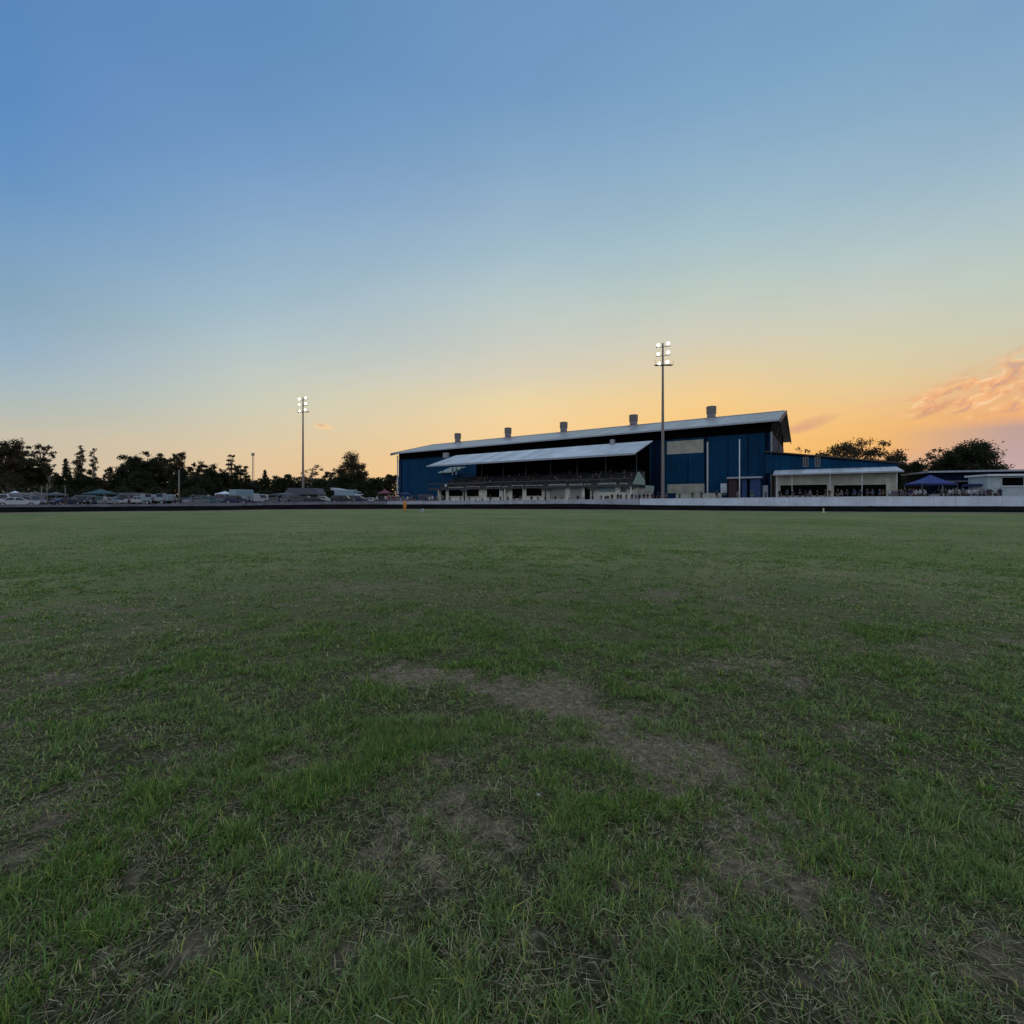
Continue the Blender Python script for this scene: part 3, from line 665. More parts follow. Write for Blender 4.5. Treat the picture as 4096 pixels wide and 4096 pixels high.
MB().box(-2.3, 8.3, -.5, 4.4, hz, hz+.28).build('roof', M['coping'], cb)
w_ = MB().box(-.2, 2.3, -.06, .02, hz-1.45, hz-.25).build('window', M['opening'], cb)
MB().box(-.35, 2.45, -.14, -.065, hz-1.6, hz-1.46).build('sill', M['coping'], w_)
MB().box(4.5, 5.4, -.05, .02, -.4, 1.75).build('door', M['galv'], cb)

# ------------------------------------------------------------------ floodlight masts
def mast(px, top, Y, label, group):
    X = (px-CX)/F*Y; z0 = gzs(X, Y); zt = H+(CY-top)/F*Y
    root = empty('floodlight_mast', (X, Y, z0), 0, label, 'light tower', group)
    h = zt-z0
    MB().lathe([(.36, -.2), (.33, .6), (.16, h-.2), (.12, h)], 12).build('mast_pole', M['polesteel'], root, True)
    MB().box(-.6, .6, -.6, .6, -.3, .12).build('footing', M['concrete'], root)
    pf = MB().box(-1.5, 1.8, -.35, .35, h-4.15, h-4.07)
    for x in (-1.5, -.5, .7, 1.8): pf.tube((x, -.35, h-4.07), (x, -.35, h-3.2), .025, n=5)
    pf.build('platform', M['polesteel'], root)
    face = math.atan2(-X, Y)          # heads aim at the infield
    for k, dz in enumerate((.35, 2.0, 3.75)):
        cr = MB().tube((-1.35, -.15, h-dz-.55), (1.35, -.15, h-dz-.25), .06, n=6).build('crossarm', M['polesteel'], root)
        for s in (-1, 1):
            cxx = s*(.92 if k < 2 else .75); cz = h-dz+(.28*s)*.6
            fl = MB()
            fl.lathe([(.14, .45), (.22, .25), (.32, .0)], 14)
            vs = []
            rot = Matrix.Rotation(R(-80), 4, 'X')   # opening towards -y, tipped down
            rt = Matrix.Translation((cxx, -.3, cz)) @ Matrix.Rotation(R(-8*s), 4, 'Z') @ Matrix.Rotation(R(-90+18), 4, 'X')
            fl.v = [tuple(rt @ Vector(v)) for v in fl.v]
            hd = fl.build('floodlight', M['galv'], cr, True)
            ln = MB().lathe([(.23, -.05), (.25, -.02)], 14); ln.v = [tuple(rt @ Vector(v)) for v in ln.v]
            ln.build('lens', M['lamp'], cr)
    return root
m1 = mast(662.8, 343, 84.0, 'tall steel floodlight mast with six lit lamps standing before the big blue shed', 'floodlight masts round the track')
m2 = mast(303, 397.5, 128.5, 'floodlight mast with lit lamps rising from the car park left of the shed', 'floodlight masts round the track')

# ------------------------------------------------------------------ thin poles
def pole(name, px, ya, Y, r, m, label, cat='pole', arm=False, group=None):
    X = (px-CX)/F*Y; z0 = gzs(X, Y); h = H+(CY-ya)/F*Y-z0
    root = empty(name, (X, Y, z0), 0, label, cat, group)
    MB().lathe([(r*1.25, -.2), (r, h*.3), (r*.8, h)], 8).build('shaft', m, root, True)
    MB().lathe([(r*.85, h), (r*1.3, h+.05), (r*1.3, h+.15), (r*.3, h+.28)], 8).build('cap', m, root)
    if arm:
        MB().tube((-.9, 0, h-.5), (.9, 0, h-.5), .05, n=6).build('crossarm', m, root)
    return root
pole('flagpole', 739.5, 441, 79, .10, M['white'], 'slim white flagpole standing in front of the porch of the blue shed', 'flagpole')
pole('timber_pole', 179, 471, 92, .13, M['polesteel'], 'grey timber power pole against the dark trees in the middle of the left side', 'pole')
pole('steel_pole', 65.2, 487, 76, .05, M['polesteel'], 'short thin grey pole behind the left barrier', 'pole')
pole('steel_pole', 41.5, 487, 78, .05, M['polesteel'], 'left one of two thin poles near the white race car', 'pole')
pole('steel_pole', 47.0, 486, 78, .05, M['polesteel'], 'right one of two thin poles near the white race car', 'pole')
def lattice():
    px, Y = 253.0, 200; X = (px-CX)/F*Y; z0 = gzs(X, Y); h = H+(CY-453)/F*Y-z0
    root = empty('radio_mast', (X, Y, z0), .3, 'faint slim radio mast above the tree gap left of the floodlight', 'mast')
    b = MB(); 
    for k in range(3):
        a = k*2*math.pi/3; b.tube((.6*math.cos(a), .6*math.sin(a), 0), (.25*math.cos(a), .25*math.sin(a), h), .07, n=5)
    n = 14
    for k in range(n):
        f1, f2 = k/n, (k+1)/n; r1, r2 = .6-.35*f1, .6-.35*f2
        for q in range(3):
            a = q*2*math.pi/3; c = (q+1)*2*math.pi/3
            b.tube((r1*math.cos(a), r1*math.sin(a), h*f1), (r2*math.cos(c), r2*math.sin(c), h*f2), .035, n=4, cap=False)
    b.build('lattice', M['palebark'], root)
    MB().box(-.6, .6, -.3, .3, h-1.2, h).build('antenna', M['palebark'], root, bevel=.1)
lattice()

# ------------------------------------------------------------------ trees
def tree(px, top, hw, Y, shape='round', leaf='leaf_dark', bark='bark', dens=1.0, label='', base=.18, group='trees behind the show ground', name='gum_tree', seed=0, leafsize=1.0):
    rs = np.random.default_rng(seed+1000); rnd = random.Random(seed+5)
    X = (px-CX)/F*Y; z0 = gzs(X, Y); h = H+(CY-top)/F*Y-z0; w = hw/F*Y
    root = empty(name, (X, Y, z0), 0, label, 'tree', group)
    cl = []   # clusters: centre, radius
    if shape == 'round':
        n = int(44+14*dens)
        for k in range(n):
            u, v = rnd.random(), rnd.random(); ph = 2*math.pi*u; ct = v**.6; st = math.sqrt(max(0, 1-ct*ct))*.9+.1; rr_ = rnd.uniform(.45, 1)
            cl.append((w*st*math.cos(ph)*rr_, w*st*math.sin(ph)*rr_, h*(base+.08+(1-base-.16)*ct*rnd.uniform(.55, 1)), rnd.uniform(.15, .30)*w))
    elif shape == 'column':
        for k in range(24):
            t = k/23; ww = w*(1-.6*abs(t-.45)*1.6); ph = rnd.random()*6.28; rr_ = rnd.uniform(.2, .7)
            cl.append((ww*math.cos(ph)*rr_, ww*math.sin(ph)*rr_, h*(base+.05+(1-base-.1)*t), max(.5, .42*ww)))
    elif shape == 'cone':
        for k in range(40):
            t = k/39; ww = w*(1.05-t)*.9; ph = k*2.4; rr_ = rnd.uniform(.5, 1)
            cl.append((ww*math.cos(ph)*rr_, ww*math.sin(ph)*rr_, h*(base+(1-base-.05)*t), max(.5, .30*ww+.4)))
    elif shape == 'umbrella':
        for k in range(int(60*dens)+16):
            ph = rnd.random()*6.28; rr_ = math.sqrt(rnd.random()); t = 1-.42*rr_**2.5
            cl.append((w*math.cos(ph)*rr_*.93, w*math.sin(ph)*rr_*.93, h*(t-.03-.30*rnd.random()*(1-.4*rr_)), rnd.uniform(.09, .17)*w))
    elif shape == 'layered':
        for k in range(8):
            t = k/7; ww = w*(1-.45*t)
            for q in range(7):
                ph = rnd.random()*6.28; cl.append((ww*math.cos(ph)*.65, ww*math.sin(ph)*.65, h*(base+.12+(1-base-.2)*t), .26*ww))
    elif shape == 'wispy':
        for k in range(int(34*dens)+6):
            ph = rnd.random()*6.28; t = rnd.random()**.8; rr_ = rnd.uniform(.3, 1)
            cl.append((w*math.cos(ph)*rr_*(.5+.5*t), w*math.sin(ph)*rr_*(.5+.5*t), h*(base+.15+(1-base-.2)*t), .15*w+.3))
    tr_ = MB(); r0 = max(.16, h*.018); lean = rnd.uniform(-.03, .03)*h
    pts = [Vector((0, 0, -.3))]; nseg = 5; toph = h*(.78 if shape in ('round', 'umbrella', 'wispy') else .93)
    for k in range(1, nseg+1): pts.append(Vector((lean*k/nseg+rnd.uniform(-.012, .012)*h, rnd.uniform(-.012, .012)*h, toph*k/nseg)))
    for k in range(nseg): tr_.tube(pts[k], pts[k+1], r0*(1-.8*k/nseg), r0*(1-.8*(k+1)/nseg), 7, False)
    for c in cl:
        zb = max(h*base*.7, c[2]-rnd.uniform(.12, .3)*h); zb = min(zb, toph*.95); f = zb/toph*nseg; k = min(int(f), nseg-1); s = pts[k].lerp(pts[k+1], f-k)
        e = Vector(c[:3]); mid = s.lerp(e, .5)+Vector((rnd.uniform(-.3, .3), rnd.uniform(-.3, .3), -.04*h*rnd.random()))
        rl_ = r0*.32; tr_.tube(s, mid, rl_, rl_*.65, 5, False).tube(mid, e, rl_*.65, rl_*.22, 5, False)
        for q in range(3):
            tr_.tube(e, e+Vector((rnd.uniform(-1, 1), rnd.uniform(-1, 1), rnd.uniform(-.3, 1)))*c[3]*.9, rl_*.22, rl_*.06, 4, False)
    tr_.build('trunk', M[bark], root)
    Vs = []
    ls = .24*leafsize*(.8+Y/400)
    for c in cl:
        nl = int(min(300, max(26, 8.5*dens*(c[3]/ls)**2)))
        # several small sub-clumps per cluster, so the outline stays ragged
        ns = 7; sub = rs.normal(0, 1, (ns, 3)); sub /= np.linalg.norm(sub, axis=1)[:, None]; sub *= (c[3]*1.05*rs.random(ns)**.5)[:, None]; sub[:, 2] *= .7
        ctr = sub[rs.integers(0, ns, nl)]+rs.normal(0, 1, (nl, 3))*c[3]*.34*np.array([1, 1, .8])+np.array(c[:3])
        d1 = rs.normal(0, 1, (nl, 3)); d1 /= np.linalg.norm(d1, axis=1)[:, None]; d2 = rs.normal(0, 1, (nl, 3)); d2 = np.cross(d1, d2); d2 /= np.linalg.norm(d2, axis=1)[:, None]
        s1 = ls*(.5+rs.random(nl))[:, None]; s2 = s1*.5
        Vs.append(np.stack([ctr-d1*s1, ctr+d2*s2, ctr+d1*s1, ctr-d2*s2], 1))
    Vs = np.concatenate(Vs).reshape(-1, 3); Vs = Vs[np.repeat(Vs.reshape(-1, 4, 3)[:, :, 2].max(1) < h*1.03, 4)]
    npmesh('crown', Vs, np.arange(len(Vs)).reshape(-1, 4), M[leaf], root)
    return root
TREES = [
 (160,456,12,196,'round','leaf_olive','bark',.9,'rounded gum between the two highest crowns of the middle clump'),
 (119,472,9,190,'round','leaf_dark','bark',1.2,'low dark tree filling the dip left of the middle clump'),
 (222,466,11,194,'round','leaf_dark','bark',1.1,'dark rounded tree just left of the sparse layered tree'),
 (254,480,9,198,'round','leaf_dark','bark',1.2,'very low dark tree under the faint radio mast'),
 (300,480,10,200,'round','leaf_dark','bark',1.2,'low dark tree behind the distant floodlight mast'),
 (320,478,11,198,'round','leaf_dark','bark',1.2,'low dark tree in the gap right of the distant floodlight'),
 (58,470,8,186,'round','leaf_dark','bark',1.2,'low dark tree filling the gap left of the narrow conifer'),
 (102,474,9,188,'round','leaf_olive','bark',1.1,'low olive tree right of the slim pair of gums'),
 (-14,440,22,170,'round','leaf_dark','bark',1.1,'tall dark gum tree cut by the left edge of the view'),
 (9,435,19,165,'round','leaf_olive','bark',1.0,'tallest spreading gum tree at the far left'),
 (27,452,14,172,'round','leaf_dark','bark',1.3,'broad dark tree between the two tall gums at the far left'),
 (41,444,12,178,'wispy','leaf_olive','palebark',1.0,'open crowned gum with pale trunk standing second among the left gums'),
 (49,462,7,175,'wispy','leaf_olive','palebark',.9,'thin low gum at the right edge of the far left trees'),
 (66,457,8,180,'cone','leaf_dark','bark',1.4,'narrow dark conifer standing alone left of the two slender gums'),
 (81,444,7.5,190,'column','leaf_olive','bark',1.0,'slender gum, left one of the slim pair'),
 (93,446,5,192,'column','leaf_olive','palebark',1.2,'slender gum with bare lower trunk, right one of the slim pair'),
 (86,468,12,186,'round','leaf_dark','bark',1.2,'bushy dark tree at the feet of the slim pair of gums'),
 (112,466,8,196,'wispy','leaf_dark','bark',1.1,'small ragged tree in the dip of the tree line'),
 (131,450,15,186,'round','leaf_dark','bark',1.2,'round dark tree beginning the big middle clump'),
 (149,449,15,190,'round','leaf_dark','bark',1.1,'dark gum at the crest of the big middle clump'),
 (140,470,18,182,'round','leaf_dark','bark',1.3,'low dense tree in front of the big middle clump'),
 (172,449,13,188,'wispy','leaf_olive','bark',1.3,'open branched gum at the right of the big middle clump'),
 (183,468,12,184,'round','leaf_dark','bark',1.3,'dense low tree beside the grey power pole'),
 (197,460,9,192,'wispy','leaf_olive','bark',1.2,'thin topped tree right of the power pole'),
 (211,459,10,186,'round','leaf_dark','bark',1.2,'round topped dark tree right of the power pole'),
 (200,474,20,182,'round','leaf_dark','bark',1.3,'broad low dark tree right of the power pole'),
 (231,452,7,200,'layered','leaf_olive','bark',.7,'sparse layered tree rising above its neighbours'),
 (241,464,12,192,'layered','leaf_dark','bark',1.3,'dark layered tree with level boughs'),
 (265,469,8,205,'cone','leaf_dark','bark',1.2,'small pointed tree just right of the radio mast'),
 (279,474,9,205,'round','leaf_dark','bark',1.2,'small round tree between the pointed tree and the floodlight'),
 (288,470,7,200,'round','leaf_dark','bark',1.3,'dark bushy tree just left of the floodlight mast'),
 (312,464,11,215,'wispy','leaf_olive','palebark',.5,'nearly bare pale tree just right of the floodlight mast'),
 (330,471,12,190,'layered','leaf_dark','bark',1.0,'low spreading tree left of the large gum'),
 (352,449,17,185,'round','leaf_olive','bark',.75,'large open gum standing alone between floodlight and shed'),
 (350,474,22,182,'round','leaf_dark','bark',1.4,'dense low tree under the large open gum'),
 (375,478,11,190,'round','leaf_dark','bark',1.4,'low dark tree right of the large open gum'),
 (389,474,8,196,'wispy','leaf_olive','bark',1.2,'small brownish tree against the left end of the shed'),
 (802,446,15,150,'umbrella','leaf_olive','bark',.5,'faint low tree showing over the blue upper wall'),
 (856,437,42,125,'umbrella','leaf_olive','bark',.55,'wide flat crowned tree behind the cream clubhouse'),
 (908,459,19,112,'round','leaf_dark','bark',1.4,'dark rounded bush like tree between clubhouse and blue canopy'),
 (936,447,19,118,'umbrella','leaf_olive','palebark',.6,'thin crowned pale limbed tree behind the blue canopy'),
 (966,440,31,112,'round','leaf_dark','bark',1.35,'big dense domed tree above the flat roofed building'),
]
for k, t in enumerate(TREES):
    tree(*t[:8], label=t[8], seed=k*13, base=.12 if t[1] > 465 else .2, leafsize=1.0)
# trees past the right edge and left edge so a side step still shows a tree line
for k, (px, top, hw, Y) in enumerate(((1075, 455, 30, 130), (1130, 460, 26, 150), (-60, 452, 22, 170), (-110, 458, 26, 175))):
    tree(px, top, hw, Y, 'round', label=['rounded tree just outside the right edge', 'second tree outside the right edge', 'tree just outside the left edge', 'second tree outside the left edge'][k], seed=900+k)
# far wood: reads as one dark mass behind the trees
rs = np.random.default_rng(5); Vs = []
for px in np.arange(-220, 1330, 1.1):
    if 400 < px < 770: continue
    Y = 235+rs.uniform(-8, 8); top = 478+9*float(fbm(np.array([px*.05]), np.array([3.]), 1, 2, 3)[0])*1.2-4
    if px > 770: top = 478
    X = (px-CX)/F*Y; zt_ = H+(CY-top)/F*Y
    n = 130; ctr = np.c_[rs.normal(X, .9, n), rs.normal(Y, 2.5, n), .8+(zt_-.8)*rs.random(n)**.8]
    d1 = rs.normal(0, 1, (n, 3)); d1 /= np.linalg.norm(d1, axis=1)[:, None]; d2 = np.cross(d1, rs.normal(0, 1, (n, 3))); d2 /= np.linalg.norm(d2, axis=1)[:, None]
    s1 = .42*(.6+rs.random(n))[:, None]; Vs.append(np.stack([ctr-d1*s1, ctr+d2*s1*.6, ctr+d1*s1, ctr-d2*s1*.6], 1))
Vs = np.concatenate(Vs).reshape(-1, 3)
o = npmesh('far_wood', Vs, np.arange(len(Vs)).reshape(-1, 4), M['leaf_dark']); tag(o, 'distant dark belt of woodland behind the separate trees', 'woodland', kind='stuff')
# shrubs along the car park edge
for k, (px, hw, Y, top) in enumerate(((20, 16, 135, 487), (60, 14, 140, 484), (92, 15, 138, 486), (122, 14, 140, 485), (158, 14, 138, 486), (195, 16, 140, 487), (228, 10, 142, 488), (265, 12, 142, 489), (332, 9, 140, 487), (372, 12, 138, 489), (915, 10, 96, 478))):
    X = (px-CX)/F*Y; z0 = gzs(X, Y); h = H+(CY-top)/F*Y-z0; w = hw/F*Y; rs = np.random.default_rng(70+k)
    ords = ['first', 'second', 'third', 'fourth', 'fifth', 'sixth', 'seventh', 'eighth', 'ninth', 'tenth']
    root = empty('shrub', (X, Y, z0), 0, (ords[k]+' dark shrub from the left along the far edge of the car park') if k < 10 else 'dark shrub beside the right end of the clubhouse', 'shrub', 'shrubs edging the car park')
    n = 1500; ph = rs.random(n)*6.28; q = rs.random(n)**.5; ctr = np.c_[np.cos(ph)*q*w, np.sin(ph)*q*w*.6, h*(.02+.95*rs.random(n)*np.sqrt(1-.8*q*q))]
    ctr += rs.normal(0, .12, ctr.shape)
    d1 = rs.normal(0, 1, (n, 3)); d1 /= np.linalg.norm(d1, axis=1)[:, None]; d2 = np.cross(d1, rs.normal(0, 1, (n, 3))); d2 /= np.linalg.norm(d2, axis=1)[:, None]
    s1 = .3*(.5+rs.random(n))[:, None]; Vq = np.stack([ctr-d1*s1, ctr+d2*s1*.6, ctr+d1*s1, ctr-d2*s1*.6], 1).reshape(-1, 3)
    npmesh('foliage', Vq, np.arange(len(Vq)).reshape(-1, 4), M['leaf_dark'], root)
    b = MB()
    for q in range(4): b.tube((0, 0, -.1), (w*.5*math.cos(q*1.6), w*.3*math.sin(q*1.6), h*.6), .06, .02, 5)
    b.build('stem', M['bark'], root)

# ------------------------------------------------------------------ vehicles
KIND = {
 'sedan': dict(L=4.7, W=1.8, body=[(0,.28),(4.7,.28),(4.7,.62),(4.55,.78),(3.4,.92),(1.1,.95),(.1,.88),(0,.6)], cab=[(.75,.93),(3.45,.92),(2.75,1.42),(1.45,1.44)], wheels=(.85, 3.8), wr=.32),
 'ute': dict(L=5.2, W=1.85, body=[(0,.4),(5.2,.4),(5.2,.8),(5.05,1.0),(3.9,1.1),(0,1.1)], cab=[(1.75,1.1),(3.95,1.1),(3.35,1.72),(1.95,1.74)], wheels=(1.0, 4.2), wr=.38),
 'wagon': dict(L=4.9, W=1.9, body=[(0,.38),(4.9,.38),(4.9,.8),(4.75,1.0),(3.8,1.1),(0,1.1)], cab=[(.08,1.1),(3.85,1.1),(3.15,1.78),(.3,1.8)], wheels=(.95, 4.0), wr=.38),
 'van': dict(L=5.2, W=2.0, body=[(0,.35),(5.2,.35),(5.2,.9),(4.9,1.15),(4.3,1.25),(0,1.25)], cab=[(.02,1.25),(4.35,1.25),(3.75,2.2),(.1,2.25)], wheels=(1.0, 4.3), wr=.36),
}
PROTO = {}
def make_vehicle(kind):
    k = KIND[kind]; L_, W_ = k['L'], k['W']; hl = L_/2
    root = bpy.data.objects.new('parked_car', None); C.objects.link(root)
    bd = MB().prism([(x-hl, z) for x, z in k['body']], -W_/2, W_/2).build('body', PAINT['white'], root, bevel=.05)
    c = k['cab']; cabm = MB(); n = len(c); inset = .16
    zb = c[0][1]; vs = []
    for sgn in (-1, 1):
        for x, z in c: vs.append((x-hl, sgn*(W_/2-.04-(inset if z > zb+.05 else 0)), z))
    cabm.add(vs, [tuple(range(n)), tuple(range(2*n-1, n-1, -1))]+[(i, n+i, n+(i+1) % n, (i+1) % n) for i in range(n)])
    cabm.build('cabin', PAINT['white'], root, bevel=.03)
    # windows: side panes, windscreen, rear window, a little proud
    def quad(p, nrm, name):
        p = [Vector(q) for q in p]; nrm = Vector(nrm).normalized(); cc = sum(p, Vector())/4
        p = [cc+(q-cc)*.86 for q in p]; a_ = [q+nrm*.035 for q in p]; b_ = [q-nrm*.01 for q in p]
        return MB().hexa(a_, b_).build(name, M['glassdark'], root)
    (x0_, z0_), (x1_, z1_), (x2_, z2_), (x3_, z3_) = c
    for sgn in (-1, 1):
        yb_, yt_ = sgn*(W_/2-.04), sgn*(W_/2-.04-inset)
        xm0, xm1 = (x0_+x1_)/2-hl, (x2_+x3_)/2-hl
        quad([(x0_-hl+.1, yb_, z0_), (xm0, yb_, z0_), (xm1, yt_, z2_-.05), (x3_-hl+.05, yt_, z3_-.05)], (0, sgn, .25), 'side_window')
        quad([(xm0, yb_, z0_), (x1_-hl-.1, yb_, z1_), (x2_-hl-.05, yt_, z2_-.05), (xm1, yt_, z2_-.05)], (0, sgn, .25), 'side_window')
    wi = W_/2-.06
    quad([(x1_-hl, -wi, z1_), (x1_-hl, wi, z1_), (x2_-hl, wi-inset, z2_), (x2_-hl, -wi+inset, z2_)], (z2_-z1_, 0, x1_-x2_), 'windscreen')
    quad([(x0_-hl, -wi, z0_), (x0_-hl, wi, z0_), (x3_-hl, wi-inset, z3_), (x3_-hl, -wi+inset, z3_)], (-(z3_-z0_), 0, x3_-x0_), 'rear_window')
    r = k['wr']
    for wx in k['wheels']:
        for sgn in (-1, 1):
            y_ = sgn*(W_/2-.1)
            w = MB().tube((wx-hl, y_-.11, r), (wx-hl, y_+.11, r), r, n=14).build('wheel', M['rubber'], root)
            MB().tube((wx-hl, y_+sgn*.10, r), (wx-hl, y_+sgn*.125, r), r*.6, n=10).build('rim', M['rim'], w)
    zl_ = k['body'][2][1]
    for sgn in (-1, 1):
        MB().box(hl-.04, hl+.03, sgn*(W_/2-.35)-.17, sgn*(W_/2-.35)+.17, zl_-.16, zl_+.0).build('headlight', M['headlamp'], root)
        MB().box(-hl-.03, -hl+.04, sgn*(W_/2-.25)-.12, sgn*(W_/2-.25)+.12, zl_-.12, zl_+.06).build('tail_light', M['taillamp'], root)
    return root
NAMES = {'sedan': 'sedan', 'ute': 'pickup truck', 'wagon': 'station wagon', 'van': 'van'}
def vehicle(kind, col, px, Y, rz, label, dz=0, scale=1):
    first = kind not in PROTO
    if first: PROTO[kind] = make_vehicle(kind); o = PROTO[kind]
    else: o = copy_tree(PROTO[kind])
    o.name = {'sedan': 'parked_car', 'ute': 'pickup_truck', 'wagon': 'station_wagon', 'van': 'parked_van'}[kind]
    X = (px-CX)/F*Y; o.location = (X, Y, gzs(X, Y)+dz); o.rotation_euler = (0, 0, rz); o.scale = (scale,)*3
    for ch in C.objects:
        if ch.parent == o and ch.name.split('.')[0] in ('body', 'cabin'):
            ch.material_slots[0].link = 'OBJECT'; ch.material_slots[0].material = PAINT[col]
    tag(o, label, {'sedan': 'car', 'ute': 'pickup truck', 'wagon': 'car', 'van': 'van'}[kind], 'vehicles parked outside the track')
    return o
VEH = [
 ('sedan','white',17,70,.85,'white race car parked on the dark track at the far left'),
 ('van','white',4,88,.2,'white van cut by the left edge behind the barrier'),
 ('wagon','lilac',30,90,0,'grey lilac station wagon behind the barrier just right of the white race car'),
 ('sedan','grey',56,100,.1,'dark grey sedan in the gloom near the short thin pole'),
 ('ute','black',78,98,-.2,'black pickup parked left of the teal canopy'),
 ('wagon','teal',101,104,.3,'dark teal station wagon parked under the teal canopy'),
 ('sedan','silver',112,96,0,'silver sedan parked just right of the teal canopy'),
 ('wagon','navy',127,104,1.2,'navy station wagon nose on in the middle of the left car park'),
 ('ute','white',139,101,.1,'white pickup left of the long pale caravan'),
 ('sedan','navy',187,100,.2,'navy sedan just right of the grey power pole'),
 ('sedan','silver',196,94,1.3,'silver sedan seen end on behind the thicker barrier'),
 ('wagon','teal',213,104,.1,'greenish station wagon with white bonnet reflections left of the grey van'),
 ('van','lilac',229,105,.1,'lilac grey van parked left of the pale box truck'),
 ('sedan','navy',250,108,.5,'navy sedan between the box truck and the white van'),
 ('van','white',262,112,.2,'small white van left of the long dark awning'),
 ('wagon','black',305,112,0,'black wagon under the grey roofed shelter'),
 ('ute','white',322,108,.1,'white pickup just right of the floodlight base'),
 ('sedan','white',332,112,1.3,'white sedan seen end on right of the floodlight base'),
 ('wagon','navy',357,106,.1,'navy station wagon in front of the white roofed pavilion'),
 ('sedan','white',371,118,.1,'white sedan just left of the mauve tent'),
 ('wagon','silver',397,118,.2,'silver wagon parked below the left corner of the blue shed'),
 ('sedan','grey',408,112,1.2,'grey sedan seen end on below the left part of the blue shed'),
 ('van','navy',428,116,.2,'navy van parked beside the left end of the grandstand'),
 ('ute','navy',968,74,.1,'navy pickup behind the white wall below the flat roofed building'),
 ('sedan','white',945,72,.3,'white car parked under the right side of the blue canopy'),
]
VEH += [
 ('wagon','black',42,106,.2,'black station wagon in the shadows right of the two thin poles'),
 ('sedan','navy',66,92,1.3,'navy sedan end on just right of the short thin pole'),
 ('van','grey',88,112,.1,'grey van behind the black pickup near the teal canopy'),
 ('wagon','grey',118,116,.3,'grey station wagon far back right of the teal canopy'),
 ('ute','navy',148,112,.1,'navy pickup behind the long pale caravan'),
 ('sedan','black',172,104,.4,'black sedan half hidden behind the power pole'),
 ('van','black',203,114,.2,'black van deep in the car park right of the power pole'),
 ('wagon','navy',238,96,.1,'navy station wagon before the pale box truck'),
 ('sedan','grey',276,104,.2,'grey sedan in front of the long low awning'),
 ('wagon','grey',293,102,1.2,'grey station wagon end on left of the distant floodlight'),
 ('sedan','black',316,100,.2,'black sedan right in front of the distant floodlight base'),
 ('wagon','black',343,100,.1,'black station wagon in front of the white topped box truck'),
 ('sedan','navy',385,104,.15,'navy sedan in front of the mauve tent'),
]
for v in VEH: vehicle(*v)
def boxtruck(px, Y, rz, L_, Hh, col, label, name='box_truck'):
    X = (px-CX)/F*Y; root = empty(name, (X, Y, gzs(X, Y)), rz, label, name.replace('_', ' '), 'large vehicles in the car park')
    zb = .7 if name != 'box_truck' else .9
    MB().box(-L_/2, L_/2, -1.2, 1.2, zb, Hh).build('body', PAINT[col], root, bevel=.12)
    if name == 'box_truck':
        MB().prism([(L_/2+.05, .5), (L_/2+2.0, .5), (L_/2+2.0, 1.4), (L_/2+1.6, 2.3), (L_/2+.05, 2.4)], -1.05, 1.05).build('cab', PAINT['white'], root, bevel=.06)
        MB().box(L_/2+1.75, L_/2+1.95, -.9, .9, 1.5, 2.1).build('windscreen', M['glassdark'], root)
    else:
        for x in (-L_*.3, L_*.1): 
            w = MB().box(x, x+1.1, -1.24, -1.19, 1.5, 2.1).build('window', M['glassdark'], root); MB().box(x-.05, x+1.15, -1.25, -1.215, 2.1, 2.16).build('frame', M['rim'], w)
        MB().box(L_*.32, L_*.32+.7, -1.23, -1.19, .8, 2.3).build('door', PAINT['silver'], root)
        MB().tube((L_/2, 0, .6), (L_/2+1.1, 0, .5), .06).build('drawbar', M['darksteel'], root)
    for x in (-L_*.25, L_*.28):
        for s in (-1, 1):
            w = MB().tube((x, s*1.0-.12, .42), (x, s*1.0+.12, .42), .42, n=14).build('wheel', M['rubber'], root); MB().tube((x, s*1.0+s*.11, .42), (x, s*1.0+s*.14, .42), .24, n=10).build('rim', M['rim'], w)
    return root
boxtruck(158, 92, .05, 5.4, 2.0, 'pale blue', 'long pale blue caravan just left of the grey power pole', 'caravan')
boxtruck(241.5, 104, 1.2, 4.4, 3.2, 'pale blue', 'pale blue box truck seen end on, right of the lilac van')
boxtruck(346, 116, -.1, 5.2, 3.4, 'pale blue', 'white topped box truck right of the floodlight mast')
boxtruck(26, 98, .05, 6.0, 2.6, 'lilac', 'lilac grey caravan behind the short poles at the far left', 'caravan')
boxtruck(131, 112, .1, 5.0, 2.7, 'grey', 'dull grey caravan deep in the car park under the middle clump of trees', 'caravan')

